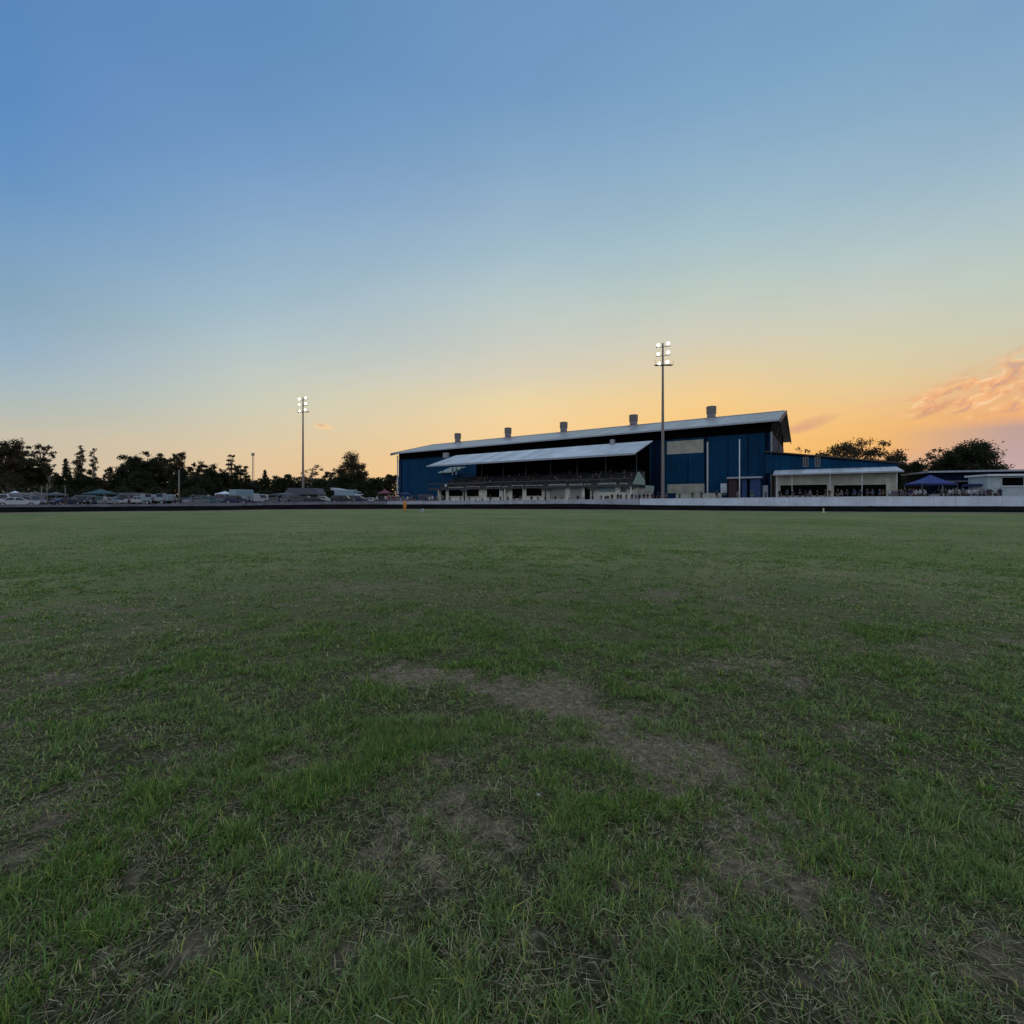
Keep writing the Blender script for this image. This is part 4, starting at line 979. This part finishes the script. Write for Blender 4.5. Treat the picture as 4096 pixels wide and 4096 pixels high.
def marquee(px, Y, w, d, eave, apex, m1_, label, rz=0, name='canopy_tent', val=None, walls=False):
    X = (px-CX)/F*Y; z0 = gzs(X, Y); root = empty(name, (X, Y, z0), rz, label, 'tent', 'tents and canopies')
    a, b_ = w/2, d/2
    n = 6; mb = MB(); rings = []
    for k in range(n+1):
        t = k/n; f = (1-t); z = eave+(apex-eave)*(t**1.35); rings += [(-a*f, -b_*f, z), (a*f, -b_*f, z), (a*f, b_*f, z), (-a*f, b_*f, z)]
    fs = []
    for k in range(n):
        for i in range(4): fs.append((k*4+i, k*4+(i+1) % 4, k*4+4+(i+1) % 4, k*4+4+i))
    mb.add(rings, fs).build('canopy', m1_, root)
    v = val or m1_
    vb = MB().box(-a, a, -b_-.02, -b_, eave-.3, eave).box(-a, a, b_, b_+.02, eave-.3, eave).box(-a-.02, -a, -b_, b_, eave-.3, eave).box(a, a+.02, -b_, b_, eave-.3, eave)
    vb.build('valance', v, root)
    for sx in (-1, 1):
        for sy in (-1, 1): MB().tube((sx*(a-.05), sy*(b_-.05), -.1), (sx*(a-.05), sy*(b_-.05), eave), .035, n=6).build('leg', M['galv'], root)
    if walls: MB().box(-a+.1, a-.1, b_-.08, b_-.05, 0, eave-.02).build('back_sheet', v, root)
    return root
marquee(930.5, 72, 5.6, 3.2, 2.6, 4.0, M['tarpblue'], 'peaked royal blue canopy tent behind the white wall at the right', BANG*0, val=M['tarpnavy'])
marquee(101, 106, 5.0, 4, 2.6, 3.6, M['tarpteal'], 'dull teal canopy over a parked wagon in the left car park')
marquee(285, 116, 6.0, 4, 2.3, 2.7, M['tarpgrey'], 'long low grey awning left of the floodlight mast', val=M['tarpgrey'], walls=True)
marquee(385, 120, 3.2, 3, 2.7, 3.7, M['tarpred'], 'small mauve red tent just left of the blue shed')
marquee(15, 105, 2.6, 2.6, 2.4, 3.2, M['whitewall'], 'small white canopy at the far left above the white race car')
marquee(56, 108, 3, 3, 2.4, 3.0, M['tarpgrey'], 'small grey awning left of the short thin pole')
marquee(225, 114, 3.2, 3, 2.5, 3.1, M['whitewall'], 'small pale canopy showing above the lilac van')
marquee(405, 128, 4.2, 3, 2.5, 3.1, M['tarpnavy'], 'navy awning at the foot of the left end of the blue shed')
marquee(984, 71, 4.0, 3, 2.4, 3.0, M['tarpnavy'], 'small navy awning between the pickup and the pale hut')

# grey roofed shelter shed behind the floodlight
px, Y = 305.5, 124; X = (px-CX)/F*Y
sh = empty('machinery_shed', (X, Y, gzs(X, Y)), .05, 'grey gabled shelter shed behind the base of the distant floodlight mast', 'shed')
MB().prism([(-4.6, 2.3), (4.6, 2.3), (3.6, 4.0), (-3.4, 4.0)], -3, 3).build('roof', M['tarpgrey'], sh)
MB().box(-4.4, 4.4, 2.6, 2.8, -.2, 2.28).build('back_wall', M['dimwall'], sh)
for x in (-4.3, -1.5, 1.5, 4.3): MB().tube((x, -2.7, -.2), (x, -2.7, 2.3), .07, n=6).build('post', M['galv'], sh)
px, Y = 346, 130; X = (px-CX)/F*Y
sh = empty('pavilion', (X, Y, gzs(X, Y)), .0, 'low pavilion with a sloping white roof right of the distant floodlight mast', 'building')
MB().prism([(-3.2, 3.6), (3.4, 3.0), (3.4, 3.2), (-3.2, 4.3)], -3, 3).build('roof', M['white_roof'], sh)
MB().box(-3.0, 3.2, -2, 2.8, -.2, 2.95).build('wall', M['navy_steel'], sh)
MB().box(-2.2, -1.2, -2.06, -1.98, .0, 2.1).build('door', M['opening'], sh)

# ------------------------------------------------------------------ people
def human(pose):
    j = dict(pel=(0,0,.95,.135,.10), sp=(0,0,1.14,.125,.095), ch=(0,.0,1.34,.155,.10), nk=(0,.0,1.49,.055,.055), h0=(0,-.01,1.57,.068,.075), h1=(0,-.01,1.65,.080,.098), h2=(0,0,1.73,.062,.075), ns=(0,-.105,1.635,.014,.014))
    for s, c in ((-1, 'l'), (1, 'r')):
        j['hp'+c] = (s*.09,0,.90,.088,.088); j['kn'+c] = (s*.10,-.015,.50,.058,.06); j['an'+c] = (s*.10,.02,.09,.038,.042); j['to'+c] = (s*.115,-.15,.035,.04,.028)
        j['sh'+c] = (s*.185,0,1.41,.062,.06); j['el'+c] = (s*.235,.02,1.12,.042,.042); j['wr'+c] = (s*.25,-.05,.88,.028,.028); j['ha'+c] = (s*.25,-.075,.80,.034,.02)
    if pose == 'walk':
        j['knl'] = (-.10,-.17,.52,.058,.06); j['anl'] = (-.10,-.22,.10,.038,.042); j['tol'] = (-.11,-.38,.06,.04,.028)
        j['knr'] = (.10,.06,.50,.058,.06); j['anr'] = (.10,.28,.15,.038,.042); j['tor'] = (.11,.16,.04,.04,.028)
        j['ell'] = (-.24,.12,1.14,.042,.042); j['wrl'] = (-.25,.08,.90,.028,.028); j['hal'] = (-.25,.06,.82,.034,.02)
        j['elr'] = (.24,-.10,1.14,.042,.042); j['wrr'] = (.23,-.26,.98,.028,.028); j['har'] = (.22,-.33,.95,.034,.02)
    if pose == 'lean':        # forearms up, as if resting on a rail
        for s, c in ((-1, 'l'), (1, 'r')):
            j['el'+c] = (s*.25,-.08,1.13,.042,.042); j['wr'+c] = (s*.14,-.30,1.12,.028,.028); j['ha'+c] = (s*.06,-.33,1.13,.034,.02)
    if pose == 'sit':
        dz = -.46
        for k in list(j):
            if k[:2] not in ('kn', 'an', 'to'): x, y, z, a, b_ = j[k]; j[k] = (x, y, z+dz, a, b_)
        for s, c in ((-1, 'l'), (1, 'r')):
            j['hp'+c] = (s*.09,-.03,.46,.09,.09); j['kn'+c] = (s*.12,-.44,.50,.06,.06); j['an'+c] = (s*.12,-.42,.09,.038,.042); j['to'+c] = (s*.13,-.58,.035,.04,.028)
            j['el'+c] = (s*.24,-.06,.68,.042,.042); j['wr'+c] = (s*.15,-.28,.60,.028,.028); j['ha'+c] = (s*.12,-.35,.58,.034,.02)
    for s, c in ((-1, 'l'), (1, 'r')):
        w_ = Vector(j['wr'+c][:3]); h_ = Vector(j['ha'+c][:3]); d = (h_-w_).normalized(); sd = Vector((0, 1, 0)).cross(d)
        if sd.length < .2: sd = Vector((1, 0, 0))
        sd = d.cross(Vector((s, 0, .2))).normalized()
        for q, (o_, l_) in enumerate(((-.022, .062), (-.007, .072), (.008, .068), (.022, .052))):
            a_ = h_+sd*o_+d*.02; b_ = a_+d*l_*.6; e_ = b_+(d*.8+Vector((-s*.5, 0, 0))).normalized()*l_*.4
            j['f%d%s' % (q, c)] = (*b_, .0085, .0085); j['g%d%s' % (q, c)] = (*e_, .0075, .0075)
        t = w_.lerp(h_, .6)+sd*-.035; j['t0'+c] = (*t, .011, .011); j['t1'+c] = (*(t+d*.035+sd*-.012), .009, .009)
    E = [('pel','sp','T'),('sp','ch','T'),('ch','nk','T'),('nk','h0','S'),('h0','h1','S'),('h1','h2','H'),('h1','ns','S')]
    for c in 'lr':
        E += [('pel','hp'+c,'L'),('hp'+c,'kn'+c,'L'),('kn'+c,'an'+c,'L'),('an'+c,'to'+c,'F'),('ch','sh'+c,'T'),('sh'+c,'el'+c,'T'),('el'+c,'wr'+c,'S'),('wr'+c,'ha'+c,'S'),('ha'+c,'t0'+c,'S'),('t0'+c,'t1'+c,'S')]
        for q in range(4): E += [('ha'+c, 'f%d%s' % (q, c), 'S'), ('f%d%s' % (q, c), 'g%d%s' % (q, c), 'S')]
    names = list(j); idx = {n: i for i, n in enumerate(names)}
    me = bpy.data.meshes.new('sk'); me.from_pydata([j[n][:3] for n in names], [(idx[a], idx[b_]) for a, b_, _ in E], [])
    o = bpy.data.objects.new('sk', me); C.objects.link(o)
    md = o.modifiers.new('s', 'SKIN'); sk = me.skin_vertices[0].data if me.skin_vertices else None
    if sk is None:
        bm = bmesh.new(); bm.from_mesh(me); bm.verts.layers.skin.verify(); bm.to_mesh(me); bm.free(); sk = me.skin_vertices[0].data
    for n in names: sk[idx[n]].radius = (j[n][3], j[n][4]); sk[idx[n]].use_root = (n == 'pel')
    sb = o.modifiers.new('b', 'SUBSURF'); sb.levels = 1; sb.render_levels = 1
    dg = bpy.context.evaluated_depsgraph_get(); ev = o.evaluated_get(dg); out = bpy.data.meshes.new_from_object(ev)
    bpy.data.objects.remove(o)
    segs = [(Vector(j[a][:3]), Vector(j[b_][:3]), (j[a][3]+j[b_][3])/2, r) for a, b_, r in E]
    def region(p):
        best = None
        for a, b_, rad, r in segs:
            ab = b_-a; t = max(0, min(1, (p-a).dot(ab)/ab.length_squared)); d = (p-(a+ab*t)).length-rad
            if best is None or d < best[0]: best = (d, r)
        return best[1]
    reg = {}
    for f in out.polygons: reg[f.index] = region(f.center)
    hc = Vector(j['h1'][:3])
    def shell(codes, name, m, off, extra=None):
        vm = {}; vs = []; fs = []
        for f in out.polygons:
            if (extra(f.center) if extra else reg[f.index] in codes):
                t = []
                for vi in f.vertices:
                    if vi not in vm:
                        v = out.vertices[vi]; vm[vi] = len(vs); vs.append(tuple(v.co+v.normal*off))
                    t.append(vm[vi])
                fs.append(t)
        mb = bpy.data.meshes.new(name); mb.from_pydata(vs, [], fs); mb.materials.append(m)
        for p in mb.polygons: p.use_smooth = True
        return mb
    for p in out.polygons: p.use_smooth = True
    out.name = 'person_body'; out.materials.clear(); out.materials.append(M['skin'])
    return dict(body=out, shirt=shell('T', 'shirt', CLOTH['black'], .014), trousers=shell('L', 'trousers', CLOTH['navy'], .012), shoes=shell('F', 'shoes', M['rubber'], .012),
                hair=shell('', 'hair', M['hairdark'], .014, lambda c: (c.z > hc.z+.035 or (c.y > hc.y+.03 and c.z > hc.z-.07)) and abs(c.x) < .13 and c.z > hc.z-.07))
HP = {p: human(p) for p in ('stand', 'walk', 'lean', 'sit')}
def person(pose, loc, rz, top, leg, label, group=None, hair='hairdark', s=1.0):
    h = HP[pose]; o = bpy.data.objects.new('person', h['body']); C.objects.link(o)
    o.location = loc; o.rotation_euler = (0, 0, rz); o.scale = (s, s, s)
    tag(o, label, 'person', group)
    for nm, mt in (('shirt', CLOTH[top]), ('trousers', CLOTH[leg]), ('shoes', M['rubber']), ('hair', M[hair])):
        c = bpy.data.objects.new(nm, h[nm]); C.objects.link(c); c.parent = o
        c.material_slots[0].link = 'OBJECT'; c.material_slots[0].material = mt
    return o
rnd = random.Random(3)
Yp = 1.5*F/(511.9-CY)
X = (404.8-CX)/F*Yp
person('stand', (X, Yp, gzs(X, Yp)), .3, 'orange', 'orange', 'track marshal in bright orange overalls standing on the grass near the track edge', hair='hairlight', s=.95)
def crowd(n, pa, pb, dist, where, group, cols, forced=None):
    for k in range(n):
        px = pa+(pb-pa)*(k+.5)/n+rnd.uniform(-.3, .3)*(pb-pa)/n
        a = math.atan((px-CX)/F); r = float(rin(a))+TW+rnd.uniform(*dist)
        X, Y = math.sin(a)*r, math.cos(a)*r; top = rnd.choice(cols); leg = rnd.choice(['black', 'navy', 'grey', 'brown'])
        pose = rnd.choice(['stand', 'stand', 'lean', 'walk'])
        act = {'stand': 'standing', 'lean': 'with raised forearms', 'walk': 'walking'}[pose]
        person(pose, (X, Y, gzs(X, Y)), a*-1+rnd.uniform(-.9, .9), top, leg, 'spectator in %s top %s %s' % (top, act, where), group, rnd.choice(['hairdark', 'hairdark', 'hairlight']), rnd.uniform(.92, 1.06))
crowd(9, 376, 400, (1.7, 6), 'left of the blue shed', 'spectators left of the stand', ['pink', 'red', 'white', 'black', 'mauve', 'grey'])
crowd(10, 402, 438, (1.6, 8), 'below the left end of the shed', 'spectators left of the stand', ['navy', 'black', 'white', 'grey', 'blue'])
crowd(20, 440, 596, (1.6, 3.2), 'before the grandstand windows', 'spectators before the grandstand', ['black', 'navy', 'grey', 'white', 'mauve'])
crowd(16, 598, 668, (1.5, 3.0), 'by the right grandstand end', 'spectators at the end of the grandstand', ['black', 'navy', 'grey', 'mauve', 'navy'])
crowd(8, 672, 770, (2, 6), 'below the big blue shed', 'spectators below the shed', ['black', 'green', 'grey'])
crowd(14, 60, 345, (2, 12), 'in the left car park', 'people in the car park', ['black', 'grey', 'navy', 'white', 'mauve'])
crowd(18, 778, 888, (1.6, 4.5), 'at the clubhouse serveries', 'spectators at the clubhouse', ['black', 'navy', 'white', 'grey', 'black', 'blue', 'brown'])
crowd(16, 888, 926, (1.6, 6), 'between the clubhouse and the blue canopy', 'spectators by the canopy', ['black', 'navy', 'grey', 'white', 'mauve'])
crowd(18, 940, 1003, (1.8, 5), 'below the flat roofed building', 'spectators at the far right', ['black', 'navy', 'grey', 'mauve', 'white'])
# seated in the stand
gm = Matrix.Translation(gs.location) @ Matrix.Rotation(BANG, 4, 'Z')
for k in range(84):
    tier = rnd.choice([0, 0, 0, 1, 1, 2, 2, 3, 4, 5]); yy = 1.7+tier*1.05+.62
    x = rnd.uniform(sx0+4, sx1-1.5); z = deck+.42*(tier+1)
    p = gm @ Vector((x, yy, z-.10+.02))
    top = rnd.choice(['black', 'navy', 'navy', 'grey', 'mauve', 'black', 'brown', 'grey'])
    row = ['front', 'second', 'third', 'fourth', 'fifth', 'sixth'][tier]
    person('sit', p, BANG+rnd.uniform(-.4, .4), top, rnd.choice(['black', 'navy', 'brown']), 'seated spectator in %s top in the %s row of the grandstand' % (top, row), 'spectators seated in the grandstand')

# marker post and a small feed bin on the infield
def marker(px, y0_, y1_, m, label, name, r=.06):
    Y = 1.5*F/(y1_-CY); X = (px-CX)/F*Y; h = (y1_-y0_)/F*Y; z0 = gzs(X, Y)
    root = empty(name, (X, Y, z0), 0, label, 'marker')
    MB().lathe([(r*2.2, -.02), (r*2.2, .05), (r*1.1, .08), (r*.8, h)], 10).build('post', m, root, True)
    MB().lathe([(r*.97, h*.55), (r*.93, h*.75)], 10).build('band', M['white'], root)
    return root
marker(823.5, 508.2, 513, M['yellowpost'], 'small yellowish marker post at the track edge on the right', 'marker_post', .09)
marker(423, 508.4, 512.2, M['galv'], 'small grey marker on the grass just right of the orange marshal', 'marker_post', .12)
marker(420.5, 509.2, 511.5, M['galv'], 'low pale marker on the grass nearest the orange marshal', 'marker_post', .10)

# ------------------------------------------------------------------ make duplicate labels point to one thing
from collections import defaultdict
D = defaultdict(list)
for o in LAB:
    if o.get('category'): D[o['label']].append(o)
ORD = ['first', 'second', 'third', 'fourth', 'fifth', 'sixth', 'seventh', 'eighth', 'ninth', 'tenth']
for lb, os_ in D.items():
    if len(os_) > 1:
        os_.sort(key=lambda o: o.location.x/max(1, o.location.y))
        for k, o in enumerate(os_):
            o['label'] = ('leftmost ' if k == 0 else 'rightmost ' if k == len(os_)-1 else ORD[min(k, 9)]+' from left ')+lb

# ------------------------------------------------------------------ sky
w = bpy.data.worlds.new('World'); sc.world = w; w.use_nodes = True; nt = w.node_tree; L = nt.links.new; N = nt.nodes.new
bgn = nt.nodes['Background']; out = nt.nodes['World Output']
tc = N('ShaderNodeTexCoord'); sp = N('ShaderNodeSeparateXYZ'); L(tc.outputs['Generated'], sp.inputs[0])
el = mathn('MULTIPLY', mathn('ARCSINE', sp.outputs[2]), 180/math.pi)       # degrees
az = mathn('MULTIPLY', mathn('ARCTAN2', sp.outputs[0], sp.outputs[1]), 180/math.pi)
COLS = [
 (12, [(0,'5A87BB'),(100,'5C8ABF'),(170,'6592C2'),(240,'7A9FC2'),(300,'86A6BC'),(345,'95AFC5'),(380,'A4B8C0'),(410,'B5BCB4'),(432,'C5BEAB'),(470,'CEBDA6'),(500,'D0BBA2')]),
 (252, [(0,'5E8CBC'),(100,'6892C0'),(170,'789DC6'),(230,'8AABC8'),(280,'98B5C9'),(330,'ABC0C8'),(370,'BEC7C1'),(400,'C9CAB7'),(430,'D5C8AB'),(455,'E0C6A0'),(480,'E4C29B'),(500,'E2BC98')]),
 (514, [(0,'6E95BE'),(90,'7399C2'),(150,'82A6C6'),(210,'95B1C8'),(260,'A6BECA'),(300,'B8C7C6'),(340,'C8CBC1'),(375,'D8CFB7'),(400,'E9D3A4'),(425,'F4D09A'),(460,'F8C985'),(500,'F8C47C')]),
 (712, [(0,'7299C0'),(100,'7FA5C6'),(180,'93B3C8'),(240,'A7C0C8'),(290,'BCC9C0'),(335,'D2CDB8'),(370,'E4CDA2'),(395,'F1CB8E'),(420,'F8C77C'),(460,'F9BE6A'),(500,'F8B862')]),
 (880, [(0,'769EC2'),(100,'86AAC5'),(180,'9AB6C8'),(250,'B2C5C6'),(310,'CACCBC'),(350,'D6CDAC'),(385,'E3C796'),(405,'EBC186'),(425,'F0BB76'),(450,'F1B46C'),(466,'E3B08C'),(500,'D4B0A0')]),
 (1012, [(0,'7BA0C4'),(90,'87ABC6'),(150,'98B4C8'),(210,'A9BFC6'),(270,'BCC9C0'),(320,'CACBB6'),(355,'D6C6A4'),(385,'E3B78A'),(414,'EEB074'),(421,'DCA684'),(427,'BF9E94'),(455,'BEA2A0'),(475,'C8AAA6'),(500,'C8A8A4')]),
]
cols = []
EMAX = 50.0
eln = mathn('DIVIDE', el, EMAX, clamp=True)
for x, pts in COLS:
    dd = math.hypot(F, x-CX); st = sorted([(math.degrees(math.atan((CY-y)/dd))/EMAX, lin(c)) for y, c in pts])
    azx = math.degrees(math.atan((x-CX)/F)); cols.append((azx, ramp(eln, st)))
cur = cols[0][1]
for k in range(1, len(cols)):
    a0, a1 = cols[k-1][0], cols[k][0]
    r = N('ShaderNodeMapRange'); r.inputs[1].default_value = a0; r.inputs[2].default_value = a1; r.interpolation_type = 'SMOOTHSTEP' if k == 99 else 'LINEAR'
    L(az, r.inputs[0]); cur = mixc(r.outputs[0], cur, cols[k][1])
# away from the sunset: cooler evening sky, unseen and brightened to light turf and wall
back = ramp(eln, [(0, lin('A8B0CA')), (.15, lin('C4CCE0')), (.4, lin('C4CCDC')), (1, lin('A8B8CE'))])
aab = mathn('ABSOLUTE', az)
r = N('ShaderNodeMapRange'); r.inputs[1].default_value = 56; r.inputs[2].default_value = 105; r.interpolation_type = 'SMOOTHSTEP'; L(aab, r.inputs[0])
cur = mixc(r.outputs[0], cur, back)
# unseen zenith above the picture, brightened to light the turf
zen = N('ShaderNodeRGB'); zen.outputs[0].default_value = (*lin('BCC9D8'), 1)
r = N('ShaderNodeMapRange'); r.inputs[1].default_value = 50; r.inputs[2].default_value = 75; r.interpolation_type = 'SMOOTHSTEP'; L(el, r.inputs[0])
cur = mixc(r.outputs[0], cur, zen.outputs[0])
# thin clouds low on the right, streaks rising to the right
cmb = N('ShaderNodeCombineXYZ')
u = mathn('ADD', mathn('MULTIPLY', az, .34), mathn('MULTIPLY', el, .16)); v = mathn('ADD', mathn('MULTIPLY', el, .62), mathn('MULTIPLY', az, -.26))
L(u, cmb.inputs[0]); L(v, cmb.inputs[1])
def cn(scale, det, w_=0):
    n = N('ShaderNodeTexNoise'); n.inputs['Scale'].default_value = scale; n.inputs['Detail'].default_value = det; n.inputs['Roughness'].default_value = .6
    n.inputs['Distortion'].default_value = .6; L(cmb.outputs[0], n.inputs['Vector']); return n.outputs['Fac']
def bell(x, c, wd):
    t = mathn('DIVIDE', mathn('SUBTRACT', x, c), wd); t = mathn('SUBTRACT', 1.0, mathn('MULTIPLY', t, t), clamp=True); return t
# band centre line: elevation rises with azimuth ; target ~ (az 41,el 6.5) -> (az 48,el 10)
line = mathn('SUBTRACT', el, mathn('ADD', 8.9, mathn('MULTIPLY', mathn('SUBTRACT', az, 42.0), .13)))
mask = bell(line, 0.0, mathn('MAXIMUM', .25, mathn('MINIMUM', 3.3, mathn('MULTIPLY', mathn('SUBTRACT', az, 38.5), .36))))
r = N('ShaderNodeMapRange'); r.inputs[1].default_value = 39; r.inputs[2].default_value = 43; r.interpolation_type = 'SMOOTHSTEP'; L(az, r.inputs[0])
mask = mathn('MULTIPLY', mask, r.outputs[0])
r2 = N('ShaderNodeMapRange'); r2.inputs[1].default_value = 100; r2.inputs[2].default_value = 60; L(az, r2.inputs[0]); mask = mathn('MULTIPLY', mask, r2.outputs[0])
n1 = cn(1.5, 5)
cl_ = mathn('MULTIPLY', mathn('SUBTRACT', n1, .40), 8.0, clamp=True)
ccol = ramp(cn(1.7, 3), [(.36, lin('C99C8A')), (.46, lin('EBAA7A')), (.56, lin('F7BC84')), (.64, lin('FBD2A4'))])
cur = mixc(mathn('MULTIPLY', mathn('MULTIPLY', cl_, mask), .95), cur, ccol)
# little puff left of the shed and a faint violet streak right of it
def puff(a_, e_, ra, re, tilt, hexc, amt):
    da = mathn('SUBTRACT', az, a_); de = mathn('SUBTRACT', mathn('SUBTRACT', el, e_), mathn('MULTIPLY', da, tilt))
    q = mathn('ADD', mathn('POWER', mathn('ABSOLUTE', mathn('DIVIDE', da, ra)), 2.0), mathn('POWER', mathn('ABSOLUTE', mathn('DIVIDE', de, re)), 2.0))
    q = mathn('ADD', q, mathn('MULTIPLY', mathn('SUBTRACT', cn(6, 4), .5), 1.2)); q = mathn('SUBTRACT', 1.0, q, clamp=True)
    c = N('ShaderNodeRGB'); c.outputs[0].default_value = (*lin(hexc), 1)
    return mixc(mathn('MULTIPLY', q, amt), cur, c.outputs[0])
def ae(px, py): return math.degrees(math.atan((px-CX)/F)), math.degrees(math.atan((CY-py)/math.hypot(F, px-CX)))
for (px, py, ra, re, ti, hx, am) in ((324, 426.5, 1.3, .45, -.1, 'F6CE9A', .9), (321, 425, .7, .22, -.1, 'CDAE90', .7), (811, 424, 2.6, .8, .25, 'D39E80', .65), (795, 430, 2.0, .5, .2, 'D8A080', .5), (935, 409, 1.8, .5, .45, 'D59A78', .7), (880, 404, 2.5, .35, .1, 'EBB88A', .5)):
    a_, e_ = ae(px, py); cur = puff(a_, e_, ra, re, ti, hx, am)
# faint high cirrus texture over the whole sky
cv = N('ShaderNodeCombineXYZ'); L(mathn('MULTIPLY', az, .035), cv.inputs[0]); L(mathn('ADD', mathn('MULTIPLY', el, .11), mathn('MULTIPLY', az, -.03)), cv.inputs[1])
cz = N('ShaderNodeTexNoise'); cz.inputs['Scale'].default_value = 1.3; cz.inputs['Detail'].default_value = 6; L(cv.outputs[0], cz.inputs['Vector'])
cf = N('ShaderNodeVectorMath'); cf.operation = 'SCALE'; L(cur, cf.inputs[0]); L(mathn('ADD', .955, mathn('MULTIPLY', cz.outputs['Fac'], .09)), cf.inputs['Scale']); cur = cf.outputs[0]
# below the horizon
r = N('ShaderNodeMapRange'); r.inputs[1].default_value = -1.5; r.inputs[2].default_value = -.2; L(el, r.inputs[0])
gnd = N('ShaderNodeRGB'); gnd.outputs[0].default_value = (.04, .045, .04, 1)
cur = mixc(r.outputs[0], gnd.outputs[0], cur)
L(cur, bgn.inputs['Color']); bgn.inputs['Strength'].default_value = 1.0
sky = N('ShaderNodeTexSky'); sky.sky_type = 'NISHITA'; sky.sun_disc = False; sky.sun_elevation = R(-3.0); sky.sun_rotation = R(22); sky.altitude = 100
b2 = N('ShaderNodeBackground'); b2.inputs['Strength'].default_value = .05; L(sky.outputs[0], b2.inputs['Color'])
ad = N('ShaderNodeAddShader'); L(bgn.outputs[0], ad.inputs[0]); L(b2.outputs[0], ad.inputs[1]); L(ad.outputs[0], out.inputs['Surface'])
# last warm light of the set sun
sd = bpy.data.lights.new('sun', 'SUN'); sd.energy = .25; sd.angle = R(12); sd.color = (1, .72, .45)
so = bpy.data.objects.new('sun', sd); C.objects.link(so)
dirv = Vector((math.sin(R(22))*math.cos(R(3)), math.cos(R(22))*math.cos(R(3)), math.sin(R(3))))
so.rotation_euler = dirv.to_track_quat('Z', 'Y').to_euler()

# ------------------------------------------------------------------ camera
cd = bpy.data.cameras.new('camera'); cam = bpy.data.objects.new('camera', cd); C.objects.link(cam)
cam.location = (0, 0, H); cam.rotation_euler = (R(90), 0, 0); cd.sensor_width = 36; cd.lens = 36*F/1024; cd.shift_y = -(512-CY)/1024
cd.clip_start = .05; cd.clip_end = 5000; sc.camera = cam
sc.render.engine = 'CYCLES'; sc.cycles.max_bounces = 5; sc.cycles.diffuse_bounces = 3; sc.cycles.glossy_bounces = 2; sc.cycles.transmission_bounces = 2
sc.view_settings.view_transform = 'Standard'; sc.view_settings.look = 'None'; sc.view_settings.gamma = 1; sc.view_settings.exposure = 0
sc.render.resolution_x = 1024; sc.render.resolution_y = 1024
